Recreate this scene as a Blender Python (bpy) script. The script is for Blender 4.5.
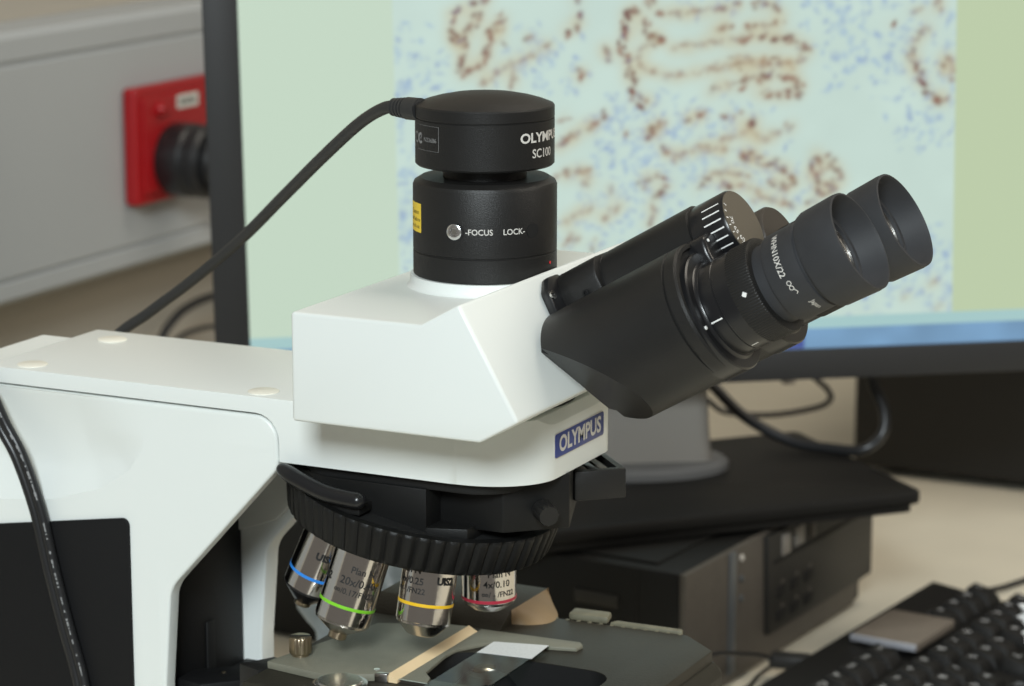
import bpy, bmesh, math, random
import numpy as np
from mathutils import Vector, Matrix

for o in list(bpy.data.objects):
    bpy.data.objects.remove(o)
SC = bpy.context.scene
COL = SC.collection
PI = math.pi
random.seed(7)
V = Vector

# ------------------------------------------------------------------ camera
TH, PT, FPX = math.radians(26.2), math.radians(12.04), 2850.0
cr = V((math.cos(TH), math.sin(TH), 0))
cf = V((-math.sin(TH) * math.cos(PT), math.cos(TH) * math.cos(PT), -math.sin(PT)))
cu = cr.cross(cf)
cam_d = bpy.data.cameras.new('camera')
cam = bpy.data.objects.new('camera', cam_d)
COL.objects.link(cam)
cam.matrix_world = Matrix(((cr.x, cu.x, -cf.x, 0.51230), (cr.y, cu.y, -cf.y, -1.01938), (cr.z, cu.z, -cf.z, 0.54603), (0, 0, 0, 1)))
cam_d.sensor_width = 36.0
cam_d.lens = 36.0 * FPX / 1024.0
cam_d.clip_start = 0.05
cam_d.dof.use_dof = True
cam_d.dof.focus_distance = 1.115
cam_d.dof.aperture_fstop = 15.0
SC.camera = cam

# ------------------------------------------------------------------ light
SC.view_settings.view_transform = 'Standard'
SC.view_settings.look = 'None'
SC.view_settings.gamma = 1.0
SC.view_settings.use_curve_mapping = False
SC.view_settings.exposure = 0.0
w = bpy.data.worlds.new('world')
SC.world = w
w.use_nodes = True
w.node_tree.nodes['Background'].inputs[0].default_value = (1.0, 0.93, 0.83, 1)
w.node_tree.nodes['Background'].inputs[1].default_value = 0.16


def area(name, loc, target, size, power, col, size_y=None):
    d = bpy.data.lights.new(name, 'AREA')
    d.energy = power
    d.color = col
    d.size = size
    if size_y:
        d.shape = 'RECTANGLE'
        d.size_y = size_y
    o = bpy.data.objects.new(name, d)
    COL.objects.link(o)
    o.location = loc
    o.rotation_euler = (V(target) - V(loc)).to_track_quat('-Z', 'Y').to_euler()
    return o


area('bounce_flash', (1.05, -2.95, 2.00), (-0.05, 0, 0.25), 0.80, 128.0, (0.88, 0.97, 1.0), 0.85)  # unseen bounced camera flash, high on the viewer's side
area('warm_room_light', (0.30, 0.75, 1.9), (0.0, 0.7, 0.0), 1.2, 12.0, (1.0, 0.92, 0.79), 0.6)  # unseen ceiling light over the desk
area('warm_room_light', (1.7, 0.5, 1.3), (0.0, 0.2, 0.2), 0.7, 12.0, (1.0, 0.92, 0.79), 0.7)  # unseen warm side light from the right, brightens right-facing surfaces


# ------------------------------------------------------------------ materials
def mat(name, col, rough=0.5, metal=0.0, bump=0.0, bscale=400.0, spec=0.5, var=0.0, vscale=8.0, emit=None, estr=0.0, trans=0.0, ior=1.45, coat=0.0):
    m = bpy.data.materials.new(name)
    m.use_nodes = True
    nt = m.node_tree
    b = nt.nodes['Principled BSDF']
    b.inputs['Base Color'].default_value = (*col, 1)
    b.inputs['Roughness'].default_value = rough
    b.inputs['Metallic'].default_value = metal
    b.inputs['Specular IOR Level'].default_value = spec
    b.inputs['IOR'].default_value = ior
    b.inputs['Transmission Weight'].default_value = trans
    b.inputs['Coat Weight'].default_value = coat
    tc = nt.nodes.new('ShaderNodeTexCoord')
    if bump > 0:
        n = nt.nodes.new('ShaderNodeTexNoise')
        n.inputs['Scale'].default_value = bscale
        n.inputs['Detail'].default_value = 2
        bp = nt.nodes.new('ShaderNodeBump')
        bp.inputs['Strength'].default_value = bump
        bp.inputs['Distance'].default_value = 0.0005
        nt.links.new(tc.outputs['Object'], n.inputs['Vector'])
        nt.links.new(n.outputs['Fac'], bp.inputs['Height'])
        nt.links.new(bp.outputs['Normal'], b.inputs['Normal'])
    if var > 0:
        n2 = nt.nodes.new('ShaderNodeTexNoise')
        n2.inputs['Scale'].default_value = vscale
        n2.inputs['Detail'].default_value = 4
        r = nt.nodes.new('ShaderNodeValToRGB')
        r.color_ramp.elements[0].position = 0.3
        r.color_ramp.elements[1].position = 0.7
        r.color_ramp.elements[0].color = (*[c * (1 - var) for c in col], 1)
        r.color_ramp.elements[1].color = (*[min(1, c * (1 + var)) for c in col], 1)
        nt.links.new(tc.outputs['Object'], n2.inputs['Vector'])
        nt.links.new(n2.outputs['Fac'], r.inputs['Fac'])
        nt.links.new(r.outputs['Color'], b.inputs['Base Color'])
    if emit:
        b.inputs['Emission Color'].default_value = (*emit, 1)
        b.inputs['Emission Strength'].default_value = estr
    return m


M = dict(
    white=mat('white_enamel', (0.74, 0.77, 0.745), 0.38, bump=0.06, bscale=1800),
    cap=mat('cream_cap', (0.80, 0.78, 0.69), 0.4, var=0.02),
    black=mat('black_paint', (0.0130, 0.0125, 0.012), 0.42, spec=0.4, bump=0.25, bscale=2500, var=0.08, vscale=60),
    ring=mat('ring_black', (0.008, 0.008, 0.0078), 0.45, spec=0.3, bump=0.2, bscale=2500),
    black_s=mat('satin_black', (0.011, 0.011, 0.012), 0.28, bump=0.05, bscale=1500),
    deep=mat('flat_black', (0.006, 0.006, 0.006), 0.7, var=0.1),
    panel=mat('black_panel', (0.0075, 0.0075, 0.008), 0.55, spec=0.25, bump=0.15, bscale=1500),
    rubber=mat('grey_rubber', (0.028, 0.029, 0.032), 0.62, bump=0.15, bscale=2500, var=0.12, vscale=90),
    dial_d=mat('dark_bronze', (0.045, 0.037, 0.029), 0.5, bump=0.3, bscale=2500),
    dial=mat('bronze_face', (0.11, 0.094, 0.070), 0.45, bump=0.3, bscale=2500),
    chrome=mat('chrome', (0.66, 0.63, 0.60), 0.12, metal=1.0, bump=0.02, bscale=300),
    steel=mat('steel', (0.55, 0.53, 0.50), 0.25, metal=1.0, var=0.05),
    screw=mat('bright_screw', (0.80, 0.80, 0.80), 0.22, metal=1.0),
    brass=mat('nickel_brass', (0.45, 0.37, 0.26), 0.3, metal=1.0, var=0.08),
    stage=mat('stage_coating', (0.028, 0.025, 0.018), 0.5, spec=0.35, bump=0.4, bscale=1200, var=0.1, vscale=60),
    holder=mat('grey_green_plate', (0.20, 0.195, 0.15), 0.5, bump=0.5, bscale=1500, var=0.08, vscale=90),
    tan=mat('warm_reflect_strip', (0.86, 0.66, 0.40), 0.45, var=0.05, vscale=60),  # warm reflection on the plate edge, painted in as tan
    reflect2=mat('warm_reflect_end', (0.26, 0.175, 0.09), 0.5, var=0.08, vscale=60),  # reflected warm light put into the colour as brown
    wht=mat('white_print', (0.80, 0.80, 0.78), 0.6, var=0.01),
    silv=mat('silver_print', (0.62, 0.60, 0.56), 0.45, var=0.01),
    dark_ink=mat('black_print', (0.015, 0.015, 0.015), 0.6, var=0.01),
    logo=mat('logo_blue', (0.022, 0.045, 0.22), 0.35, var=0.03),
    yellow=mat('yellow_sticker', (0.85, 0.60, 0.05), 0.5, var=0.03),
    red=mat('red_dot', (0.7, 0.02, 0.03), 0.4, var=0.02),
    b_blue=mat('blue_band', (0.03, 0.24, 0.74), 0.4, var=0.02),
    b_green=mat('green_band', (0.22, 0.62, 0.03), 0.4, var=0.02),
    b_yel=mat('yellow_band', (0.86, 0.52, 0.02), 0.4, var=0.02),
    b_red=mat('red_band', (0.42, 0.03, 0.055), 0.4, var=0.02),
    glass=mat('lens_glass', (0.02, 0.025, 0.022), 0.04, spec=0.9, coat=0.4),
    frost=mat('frosted_label', (0.78, 0.79, 0.78), 0.6, var=0.06, vscale=900),
    cable=mat('black_cable', (0.016, 0.016, 0.017), 0.32, bump=0.05, bscale=800),
    cable_m=mat('matt_cable', (0.026, 0.026, 0.026), 0.5, bump=0.1, bscale=800),
    cable_g=mat('grey_cable', (0.10, 0.09, 0.075), 0.5, var=0.05),
    bezel=mat('monitor_bezel', (0.017, 0.017, 0.018), 0.5, bump=0.1, bscale=900),
    base=mat('base_black', (0.011, 0.0105, 0.010), 0.55, spec=0.22, bump=0.1, bscale=900),
    neck=mat('grey_stand', (0.23, 0.215, 0.195), 0.42, var=0.03),
    foot=mat('grey_collar', (0.13, 0.13, 0.13), 0.4, var=0.03),
    pcb=mat('pc_black', (0.012, 0.012, 0.0115), 0.5, spec=0.25, bump=0.1, bscale=700),
    pcg=mat('pc_taupe', (0.092, 0.082, 0.070), 0.55, bump=0.5, bscale=900, var=0.08, vscale=120),
    pcd=mat('pc_dark_bay', (0.022, 0.021, 0.019), 0.5, var=0.08),
    pcs=mat('pc_strip', (0.13, 0.145, 0.16), 0.35, metal=0.4, var=0.03),
    key=mat('keycap', (0.012, 0.0115, 0.011), 0.55, spec=0.3, bump=0.1, bscale=1500),
    kprint=mat('key_print', (0.55, 0.56, 0.57), 0.6, var=0.01),
    dim=mat('faint_print', (0.22, 0.22, 0.22), 0.6, var=0.01),
    kpad=mat('grey_plaque', (0.17, 0.145, 0.12), 0.4, var=0.05, vscale=100),
    kpads=mat('plaque_edge', (0.52, 0.53, 0.58), 0.3, metal=0.3, var=0.02),
    led=mat('blue_led', (0.02, 0.02, 0.3), 0.3, emit=(0.05, 0.06, 1.0), estr=0.6),
    desk=mat('cream_laminate', (0.70, 0.65, 0.53), 0.5, bump=0.05, bscale=500, var=0.03, vscale=20),
    wall=mat('beige_wall_paint', (0.38, 0.345, 0.29), 0.75, bump=0.1, bscale=120, var=0.03, vscale=3),
    trunk=mat('grey_trunking', (0.37, 0.385, 0.39), 0.5, bump=0.03, bscale=200, var=0.02, vscale=4),
    floor=mat('grey_vinyl', (0.42, 0.41, 0.39), 0.5, var=0.12, vscale=14),
    sock=mat('red_socket', (0.30, 0.006, 0.009), 0.38, bump=0.04, bscale=300, var=0.04),
    plug=mat('black_plug', (0.012, 0.012, 0.013), 0.38, bump=0.1, bscale=500),
    paper=mat('white_tag', (0.55, 0.55, 0.50), 0.6, var=0.05, vscale=200),
    case=mat('black_case', (0.016, 0.0155, 0.015), 0.6, bump=0.2, bscale=300, var=0.06),
    bag=mat('blue_grey_film', (0.46, 0.55, 0.64), 0.25, bump=0.3, bscale=80, trans=0.25, var=0.25, vscale=40),
    tissue=mat('white_tissue', (0.78, 0.77, 0.77), 0.9, bump=0.6, bscale=300, var=0.06, vscale=80),
    plastic=mat('clear_clip', (0.16, 0.15, 0.105), 0.5, spec=0.3, var=0.2, vscale=150),
)




def thin_glass(name, tint):
    m = bpy.data.materials.new(name)
    m.use_nodes = True
    nt_ = m.node_tree
    nt_.nodes.clear()
    out = nt_.nodes.new('ShaderNodeOutputMaterial')
    mix = nt_.nodes.new('ShaderNodeMixShader')
    fr_ = nt_.nodes.new('ShaderNodeFresnel')
    fr_.inputs['IOR'].default_value = 1.30
    tr_ = nt_.nodes.new('ShaderNodeBsdfTransparent')
    tr_.inputs['Color'].default_value = (*tint, 1)
    gl = nt_.nodes.new('ShaderNodeBsdfGlossy')
    gl.inputs['Roughness'].default_value = 0.03
    geo = nt_.nodes.new('ShaderNodeNewGeometry')
    sub = nt_.nodes.new('ShaderNodeMath')
    sub.operation = 'SUBTRACT'
    sub.inputs[0].default_value = 1.0
    mul = nt_.nodes.new('ShaderNodeMath')
    mul.operation = 'MULTIPLY'
    nt_.links.new(geo.outputs['Backfacing'], sub.inputs[1])
    nt_.links.new(sub.outputs[0], mul.inputs[0])
    nt_.links.new(fr_.outputs[0], mul.inputs[1])
    nt_.links.new(mul.outputs[0], mix.inputs[0])
    nt_.links.new(tr_.outputs[0], mix.inputs[1])
    nt_.links.new(gl.outputs[0], mix.inputs[2])
    nt_.links.new(mix.outputs[0], out.inputs['Surface'])
    return m


M['slideg'] = thin_glass('slide_glass', (0.90, 0.94, 0.91))
M['tissue_pink'] = thin_glass('stained_section', (0.72, 0.66, 0.58))
# lamp light through the frosted condenser lens, strongest on the axis
lm = bpy.data.materials.new('condenser_light')
lm.use_nodes = True
_nt = lm.node_tree
_b = _nt.nodes['Principled BSDF']
_b.inputs['Base Color'].default_value = (0.03, 0.03, 0.03, 1)
_b.inputs['Roughness'].default_value = 0.3
_tc = _nt.nodes.new('ShaderNodeTexCoord')
_mp = _nt.nodes.new('ShaderNodeMapping')
_mp.inputs['Scale'].default_value = (200, 200, 0)
_gr = _nt.nodes.new('ShaderNodeTexGradient')
_gr.gradient_type = 'SPHERICAL'
_pw = _nt.nodes.new('ShaderNodeMath')
_pw.operation = 'POWER'
_pw.inputs[1].default_value = 7.0
_ml = _nt.nodes.new('ShaderNodeMath')
_ml.operation = 'MULTIPLY'
_ml.inputs[1].default_value = 22.0
_nt.links.new(_tc.outputs['Object'], _mp.inputs['Vector'])
_nt.links.new(_mp.outputs['Vector'], _gr.inputs['Vector'])
_nt.links.new(_gr.outputs['Fac'], _pw.inputs[0])
_nt.links.new(_pw.outputs[0], _ml.inputs[0])
_b.inputs['Emission Color'].default_value = (1.0, 0.97, 0.93, 1)
_nt.links.new(_ml.outputs[0], _b.inputs['Emission Strength'])
M['lamp'] = lm
# ------------------------------------------------------------------ helpers
def finish(bm, sharp=35):
    bmesh.ops.remove_doubles(bm, verts=bm.verts, dist=1e-6)
    bmesh.ops.recalc_face_normals(bm, faces=bm.faces)
    lim = math.radians(sharp)
    for f in bm.faces:
        f.smooth = True
    for e in bm.edges:
        if len(e.link_faces) == 2:
            e.smooth = e.calc_face_angle(0) < lim
        else:
            e.smooth = False


def obj(name, bm, m, parent=None, sharp=35, fin=True, label=None):
    if fin:
        finish(bm, sharp)
    me = bpy.data.meshes.new(name)
    bm.to_mesh(me)
    bm.free()
    for mm in (m if isinstance(m, (list, tuple)) else [m]):
        me.materials.append(mm)
    o = bpy.data.objects.new(name, me)
    COL.objects.link(o)
    if parent:
        o.parent = parent
    if label:
        o['label'] = label
    return o


def tag(o, label, cat, group=None):
    o['label'] = label
    o['category'] = cat
    if group:
        o['group'] = group
    return o


def thing(name, label, cat, loc=(0, 0, 0), rz=0.0, group=None):
    o = bpy.data.objects.new(name, None)
    COL.objects.link(o)
    o.empty_display_size = 0.02
    o.location = loc
    o.rotation_euler = (0, 0, rz)
    return tag(o, label, cat, group)


def struct(o):
    o['kind'] = 'structure'
    return o


def bevel(bm, r, seg=2, ang=30, edges=None):
    if edges is None:
        edges = [e for e in bm.edges if len(e.link_faces) == 2 and e.calc_face_angle(0) > math.radians(ang)]
    if edges and r > 0:
        bmesh.ops.bevel(bm, geom=edges, offset=r, segments=seg, profile=0.5, affect='EDGES', clamp_overlap=True)


def prism(poly, a, b, axis='z', bm=None, bev=0, seg=2):
    """polygon extruded along an axis; poly is (x,y) for z, (x,z) for y, (y,z) for x"""
    t = bmesh.new()

    def P(p, h):
        return {'z': (p[0], p[1], h), 'y': (p[0], h, p[1]), 'x': (h, p[0], p[1])}[axis]
    lo = [t.verts.new(P(p, a)) for p in poly]
    hi = [t.verts.new(P(p, b)) for p in poly]
    t.faces.new(lo)
    t.faces.new(hi)
    n = len(poly)
    for i in range(n):
        t.faces.new((lo[i], lo[(i + 1) % n], hi[(i + 1) % n], hi[i]))
    bmesh.ops.recalc_face_normals(t, faces=t.faces)
    bevel(t, bev, seg)
    return merge(bm, t)


def merge(bm, t):
    if bm is None:
        return t
    me = bpy.data.meshes.new('tmp')
    t.to_mesh(me)
    t.free()
    bm.from_mesh(me)
    bpy.data.meshes.remove(me)
    return bm


def box(c, s, bm=None, bev=0, seg=2, M4=None):
    t = bmesh.new()
    bmesh.ops.create_cube(t, size=1)
    bmesh.ops.scale(t, verts=t.verts, vec=s)
    bevel(t, bev, seg)
    bmesh.ops.translate(t, verts=t.verts, vec=c)
    if M4 is not None:
        bmesh.ops.transform(t, matrix=M4, verts=t.verts)
    return merge(bm, t)


def frame(o, z, x=None):
    z = V(z).normalized()
    x = V(x) if x is not None else (V((0, 1, 0)) if abs(z.y) < 0.9 else V((1, 0, 0)))
    x = (x - z * x.dot(z)).normalized()
    y = z.cross(x)
    return Matrix(((x.x, y.x, z.x, o[0]), (x.y, y.y, z.y, o[1]), (x.z, y.z, z.z, o[2]), (0, 0, 0, 1)))


def lathe(prof, M4=None, seg=64, bm=None, mod=None, close=True):
    """prof: list of (r, h) along local z"""
    t = bmesh.new()
    rings = []
    for i, (r, h) in enumerate(prof):
        if r < 1e-7:
            rings.append([t.verts.new((0, 0, h))])
        else:
            ring = []
            for k in range(seg):
                a = 2 * PI * k / seg
                rr = mod(i, r, a) if mod else r
                ring.append(t.verts.new((rr * math.cos(a), rr * math.sin(a), h)))
            rings.append(ring)
    for A, B in zip(rings, rings[1:]):
        for k in range(seg):
            k2 = (k + 1) % seg
            if len(A) == 1 and len(B) == 1:
                continue
            if len(A) == 1:
                t.faces.new((A[0], B[k], B[k2]))
            elif len(B) == 1:
                t.faces.new((A[k], B[0], A[k2]))
            else:
                t.faces.new((A[k], B[k], B[k2], A[k2]))
    if close:
        for R_ in (rings[0], rings[-1]):
            if len(R_) > 2:
                t.faces.new(R_)
    if M4 is not None:
        bmesh.ops.transform(t, matrix=M4, verts=t.verts)
    return merge(bm, t)


def spline(pts, n=10):
    P = [V(p) for p in pts]
    P = [P[0] * 2 - P[1]] + P + [P[-1] * 2 - P[-2]]
    out = []
    for i in range(1, len(P) - 2):
        for k in range(n):
            t = k / n
            a, b, c, d = P[i - 1:i + 3]
            out.append(0.5 * ((2 * b) + (c - a) * t + (2 * a - 5 * b + 4 * c - d) * t * t + (3 * b - a - 3 * c + d) * t ** 3))
    out.append(P[-2])
    return out


def tube(pts, r, seg=12, bm=None, n=10, off=(0, 0), sm=True, up=(0, 0, 1)):
    C = spline(pts, n) if sm else [V(p) for p in pts]
    t = bmesh.new()
    rings = []
    up = V(up)
    lastx = None
    for i, p in enumerate(C):
        d = (C[min(i + 1, len(C) - 1)] - C[max(i - 1, 0)]).normalized()
        x = d.cross(up)
        x = x.normalized() if x.length > 1e-3 else (lastx or V((1, 0, 0)))
        if lastx and x.dot(lastx) < 0:
            x = -x
        lastx = x
        y = x.cross(d)
        rr = r(i / (len(C) - 1)) if callable(r) else r
        q = p + x * off[0] + y * off[1]
        rings.append([t.verts.new(q + x * rr * math.cos(2 * PI * k / seg) + y * rr * math.sin(2 * PI * k / seg)) for k in range(seg)])
    for A, B in zip(rings, rings[1:]):
        for k in range(seg):
            t.faces.new((A[k], A[(k + 1) % seg], B[(k + 1) % seg], B[k]))
    t.faces.new(rings[0])
    t.faces.new(rings[-1])
    return merge(bm, t)


def text_mesh(body, size, mapf, weight=0.0, align='CENTER', sx=1.0):
    """lettering as a flat mesh laid on a surface; mapf turns (x, y) into a point"""
    cu_ = bpy.data.curves.new('lettering', 'FONT')
    cu_.body = body
    cu_.size = size
    cu_.align_x = align
    cu_.align_y = 'CENTER'
    cu_.offset = weight * size
    cu_.resolution_u = 3
    o = bpy.data.objects.new('lettering', cu_)
    COL.objects.link(o)
    dg = bpy.context.evaluated_depsgraph_get()
    dg.update()
    me = bpy.data.meshes.new_from_object(o.evaluated_get(dg))
    bpy.data.objects.remove(o)
    bm = bmesh.new()
    bm.from_mesh(me)
    bpy.data.meshes.remove(me)
    bmesh.ops.subdivide_edges(bm, edges=[e for e in bm.edges if e.calc_length() > size * 0.3], cuts=2)
    for v in bm.verts:
        v.co = mapf(v.co.x * sx, v.co.y)
    return bm


def flat_map(o, ux, uy):
    o, ux, uy = V(o), V(ux).normalized(), V(uy).normalized()
    return lambda x, y: o + ux * x + uy * y


def cyl_map(M4, R, ang, h, flip=1):
    """x runs round a cylinder whose frame is M4, y runs along its axis"""
    def f(x, y):
        a = ang + flip * x / R
        return M4 @ V((R * math.cos(a), R * math.sin(a), h + y))
    return f


def text(parent, body, size, mapf, m, weight=0.0, sx=1.0, name='lettering', extra=None):
    bm = text_mesh(body, size, mapf, weight, sx=sx)
    if extra:
        for a in extra:
            bm = merge(bm, text_mesh(a[0], a[1], a[2], a[3] if len(a) > 3 else weight, sx=sx))
    return obj(name, bm, m, parent, fin=False)


def arc_patch(M4, R, a0, a1, h0, h1, n=12, bm=None):
    t = bmesh.new()
    lo, hi = [], []
    for k in range(n + 1):
        a = a0 + (a1 - a0) * k / n
        lo.append(t.verts.new(M4 @ V((R * math.cos(a), R * math.sin(a), h0))))
        hi.append(t.verts.new(M4 @ V((R * math.cos(a), R * math.sin(a), h1))))
    for k in range(n):
        t.faces.new((lo[k], lo[k + 1], hi[k + 1], hi[k]))
    return merge(bm, t)


def rot_about(v, k, a):
    v, k = V(v), V(k).normalized()
    return v * math.cos(a) + k.cross(v) * math.sin(a) + k * k.dot(v) * (1 - math.cos(a))


def boolean(o, cutter, op='DIFFERENCE'):
    md = o.modifiers.new('b', 'BOOLEAN')
    md.operation = op
    md.object = cutter
    md.solver = 'EXACT'
    dg = bpy.context.evaluated_depsgraph_get()
    dg.update()
    me = bpy.data.meshes.new_from_object(o.evaluated_get(dg))
    o.modifiers.remove(md)
    bm = bmesh.new()
    bm.from_mesh(me)
    finish(bm)
    bm.to_mesh(o.data)
    bm.free()
    bpy.data.meshes.remove(me)
    bpy.data.objects.remove(cutter)


def rrect(cx_, cy_, wx, wy, r, n=6):
    pts = []
    for (sx, sy, a0) in ((1, 1, 0), (-1, 1, 90), (-1, -1, 180), (1, -1, 270)):
        for k in range(n + 1):
            a = math.radians(a0 + 90 * k / n)
            pts.append((cx_ + sx * (wx / 2 - r) + r * math.cos(a), cy_ + sy * (wy / 2 - r) + r * math.sin(a)))
    return pts


DZ = -0.74  # floor below the desk top (desk top is z = 0)
# ------------------------------------------------------------------ setting
struct(obj('floor', box((0, 0.2, DZ - 0.02), (4.4, 4.2, 0.04)), M['floor']))
struct(obj('wall_left', box((-0.80, 0.55, 0.63), (0.10, 2.7, 2.74)), M['wall']))
struct(obj('wall_back', box((0.40, 1.95, 0.63), (2.5, 0.10, 2.74)), M['wall']))
bm = prism([(-0.7495, 0.145), (-0.704, 0.145), (-0.700, 0.149), (-0.700, 0.1605), (-0.702, 0.1615), (-0.702, 0.1635), (-0.700, 0.1645), (-0.700, 0.3145),
            (-0.702, 0.3155), (-0.702, 0.3185), (-0.700, 0.3195), (-0.700, 0.335), (-0.704, 0.340), (-0.7495, 0.340)], -0.6, 1.89, 'y')
struct(obj('trim_1', bm, M['trunk'], sharp=20))
bm = box((-0.6995, 1.06 - 0.015, 0.3272), (0.0012, 0.0016, 0.015))
tr = obj('trim_2', bm, M['cable_g'])
struct(tr)

t = thing('desk', 'cream laminate desk carrying the microscope, computer and keyboard', 'desk', (0.1, 0.5, DZ))
obj('desk_top', box((0, -0.02, 0.74 - 0.0125), (1.60, 1.80, 0.025), bev=0.002), M['desk'], t)
for x in (-0.77, 0.77):
    for y in (-0.85, 0.81):
        obj('leg', box((x, y, 0.3575), (0.05, 0.05, 0.715), bev=0.003), M['cable_g'], t)

# ------------------------------------------------------------------ red socket on the trunking
t = thing('wall_socket', 'red square wall socket mounted on the grey trunking', 'socket', (-0.699, 0.8195, 0.1950))
poly = rrect(0.028, 0.045, 0.146, 0.090, 0.004)
bm = prism(poly, 0.0, 0.012, 'x', bev=0.0025, seg=3)
prism(rrect(0.028, 0.045, 0.130, 0.074, 0.003), 0.0115, 0.0145, 'x', bm, bev=0.001)
obj('faceplate', bm, M['sock'], t)
bm = lathe([(0.0055, 0), (0.0055, 0.003), (0.004, 0.0055), (0, 0.006)], frame((0.0145, -0.016, 0.072), (1, 0, 0)), 24)
obj('indicator_lamp', bm, M['sock'], t)
bm = prism(rrect(0.0235, 0.0745, 0.030, 0.0105, 0.001), 0.0142, 0.0150, 'x')
o = obj('name_tag', bm, M['paper'], t, label='white printed tag')
bm = None
for k in range(9):
    bm = box((0.01515, 0.0125 + k * 0.0026, 0.0745), (0.0002, 0.0017, 0.0028 + 0.001 * (k % 3 == 1)), bm)
obj('print', bm, M['cable_m'], o)
t = thing('power_plug', 'round black plug pushed into the red wall socket', 'plug', (-0.6845, 0.8205, 0.2265))
F = frame((0, 0, 0), (1, 0, 0))
obj('plug_body', lathe([(0.027, 0), (0.0285, 0.003), (0.0285, 0.020), (0.0265, 0.0225), (0.0265, 0.026), (0.0285, 0.0285), (0.0285, 0.034), (0.026, 0.037), (0.0, 0.037)], F, 48), M['plug'], t)
obj('cap_ring', lathe([(0.0215, 0.0365), (0.022, 0.042), (0.019, 0.046), (0.014, 0.0465), (0.012, 0.054), (0.0, 0.0545)], F, 40), M['plug'], t)

# wall cables behind the arm
o = obj('power_cable', tube([(-0.722, 0.83, 0.004), (-0.72, 0.838, 0.04), (-0.72, 0.852, 0.0745), (-0.72, 0.872, 0.088), (-0.72, 0.895, 0.0945), (-0.72, 0.933, 0.096), (-0.72, 0.99, 0.088), (-0.72, 1.04, 0.05), (-0.722, 1.06, 0.004)], 0.0036), M['cable'])
tag(o, 'thick black cord arching against the wall behind the monitor edge', 'cable')
o = obj('signal_cable', tube([(-0.712, 0.80, 0.003), (-0.711, 0.83, 0.052), (-0.711, 0.858, 0.073), (-0.711, 0.894, 0.0762), (-0.711, 0.932, 0.070), (-0.711, 1.0, 0.045), (-0.712, 1.03, 0.003)], 0.0021), M['cable'])
tag(o, 'thinner black cord lying lower than the arching cord by the wall', 'cable')

# ------------------------------------------------------------------ black equipment case behind
t = thing('equipment_case', 'large black equipment case standing on desk behind the monitor', 'case', (0.02, 1.13, 0))
obj('case_body', box((0, 0, 0.155), (0.40, 0.32, 0.30), bev=0.006, seg=3), M['case'], t)
obj('front_panel', box((0, -0.1605, 0.155), (0.385, 0.003, 0.285), bev=0.001), M['case'], t)
for sx in (-1, 1):
    for sy in (-1, 1):
        obj('foot', lathe([(0.012, 0), (0.012, 0.006)], frame((sx * 0.17, sy * 0.13, 0), (0, 0, 1)), 20), M['deep'], t)

# ------------------------------------------------------------------ desktop computer
PCA = math.radians(-4.5)
pc = thing('desktop_computer', 'black desktop computer lying flat beneath the monitor base', 'computer', (-0.081, 0.408, 0), PCA)
# local: front face on x = 0 facing +x, near side on y = 0 facing -y
L, D, H = 0.2545, 0.30, 0.083
bm = box((-D / 2 - 0.002, L / 2, H / 2 + 0.001), (D - 0.004, L - 0.002, H - 0.002), bev=0.002)
obj('case', bm, M['pcb'], pc)
bm = box((-D / 2 - 0.008, L / 2, H + 0.0005), (D - 0.03, L - 0.02, 0.003), bev=0.001)
obj('lid', bm, M['pcb'], pc)
bm = prism([(0.0, 0.003), (0.235, 0.003), (0.242, 0.015), (L, 0.021), (L, H), (0, H)], -0.004, 0.0, 'x', bev=0.001)
fr = obj('front_bezel', bm, M['pcg'], pc)
bm = prism([(0.1005, 0.0855 - 0.004), (L + 0.0005, 0.081), (L + 0.0005, 0.0195), (0.1035, 0.0195)], -0.004, 0.0035, 'x', bev=0.001)
bay = obj('drive_bay', bm, M['pcd'], pc)
bm = None
for y, z, wy, hz in ((0.124, 0.0715, 0.011, 0.013), (0.143, 0.0725, 0.012, 0.012), (0.162, 0.0725, 0.008, 0.012), (0.20, 0.074, 0.02, 0.007)):
    o = obj('port_cover', box((0.0038, y, z), (0.0016, wy, hz), bev=0.0005), M['neck'] if y < 0.15 else M['pcg'], bay)
for y in (0.1195, 0.139, 0.158):
    for z in (0.0435, 0.0285):
        b2 = box((0.0037, y, z), (0.001, 0.013, 0.007), bev=0.0005)
        obj('usb_port', b2, M['deep'], bay)
        obj('port_icon', box((0.0037, y + 0.001, z + 0.0055), (0.0008, 0.004, 0.002)), M['pcg'], bay)
obj('slot_line', box((0.0036, 0.178, 0.0635), (0.0012, 0.14, 0.0022)), M['deep'], bay)
obj('trim_strip', box((0.0003, 0.0585, 0.045), (0.0022, 0.0085, 0.074), bev=0.0008), M['pcs'], pc, label='bluish silver vertical strip')
for z in (0.0755, 0.063, 0.051):
    obj('indicator', lathe([(0.0022, 0), (0.002, 0.0012), (0, 0.0014)], frame((0, 0.071, z), (1, 0, 0)), 12), M['silv'] if z > 0.07 else M['pcs'], pc)
obj('side_vent', box((-0.0575, 0.0008, 0.0605), (0.029, 0.003, 0.008), bev=0.001), M['pcd'], pc)
obj('seam', box((-0.0315, 0.0009, 0.04), (0.001, 0.001, 0.078)), M['deep'], pc)

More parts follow.
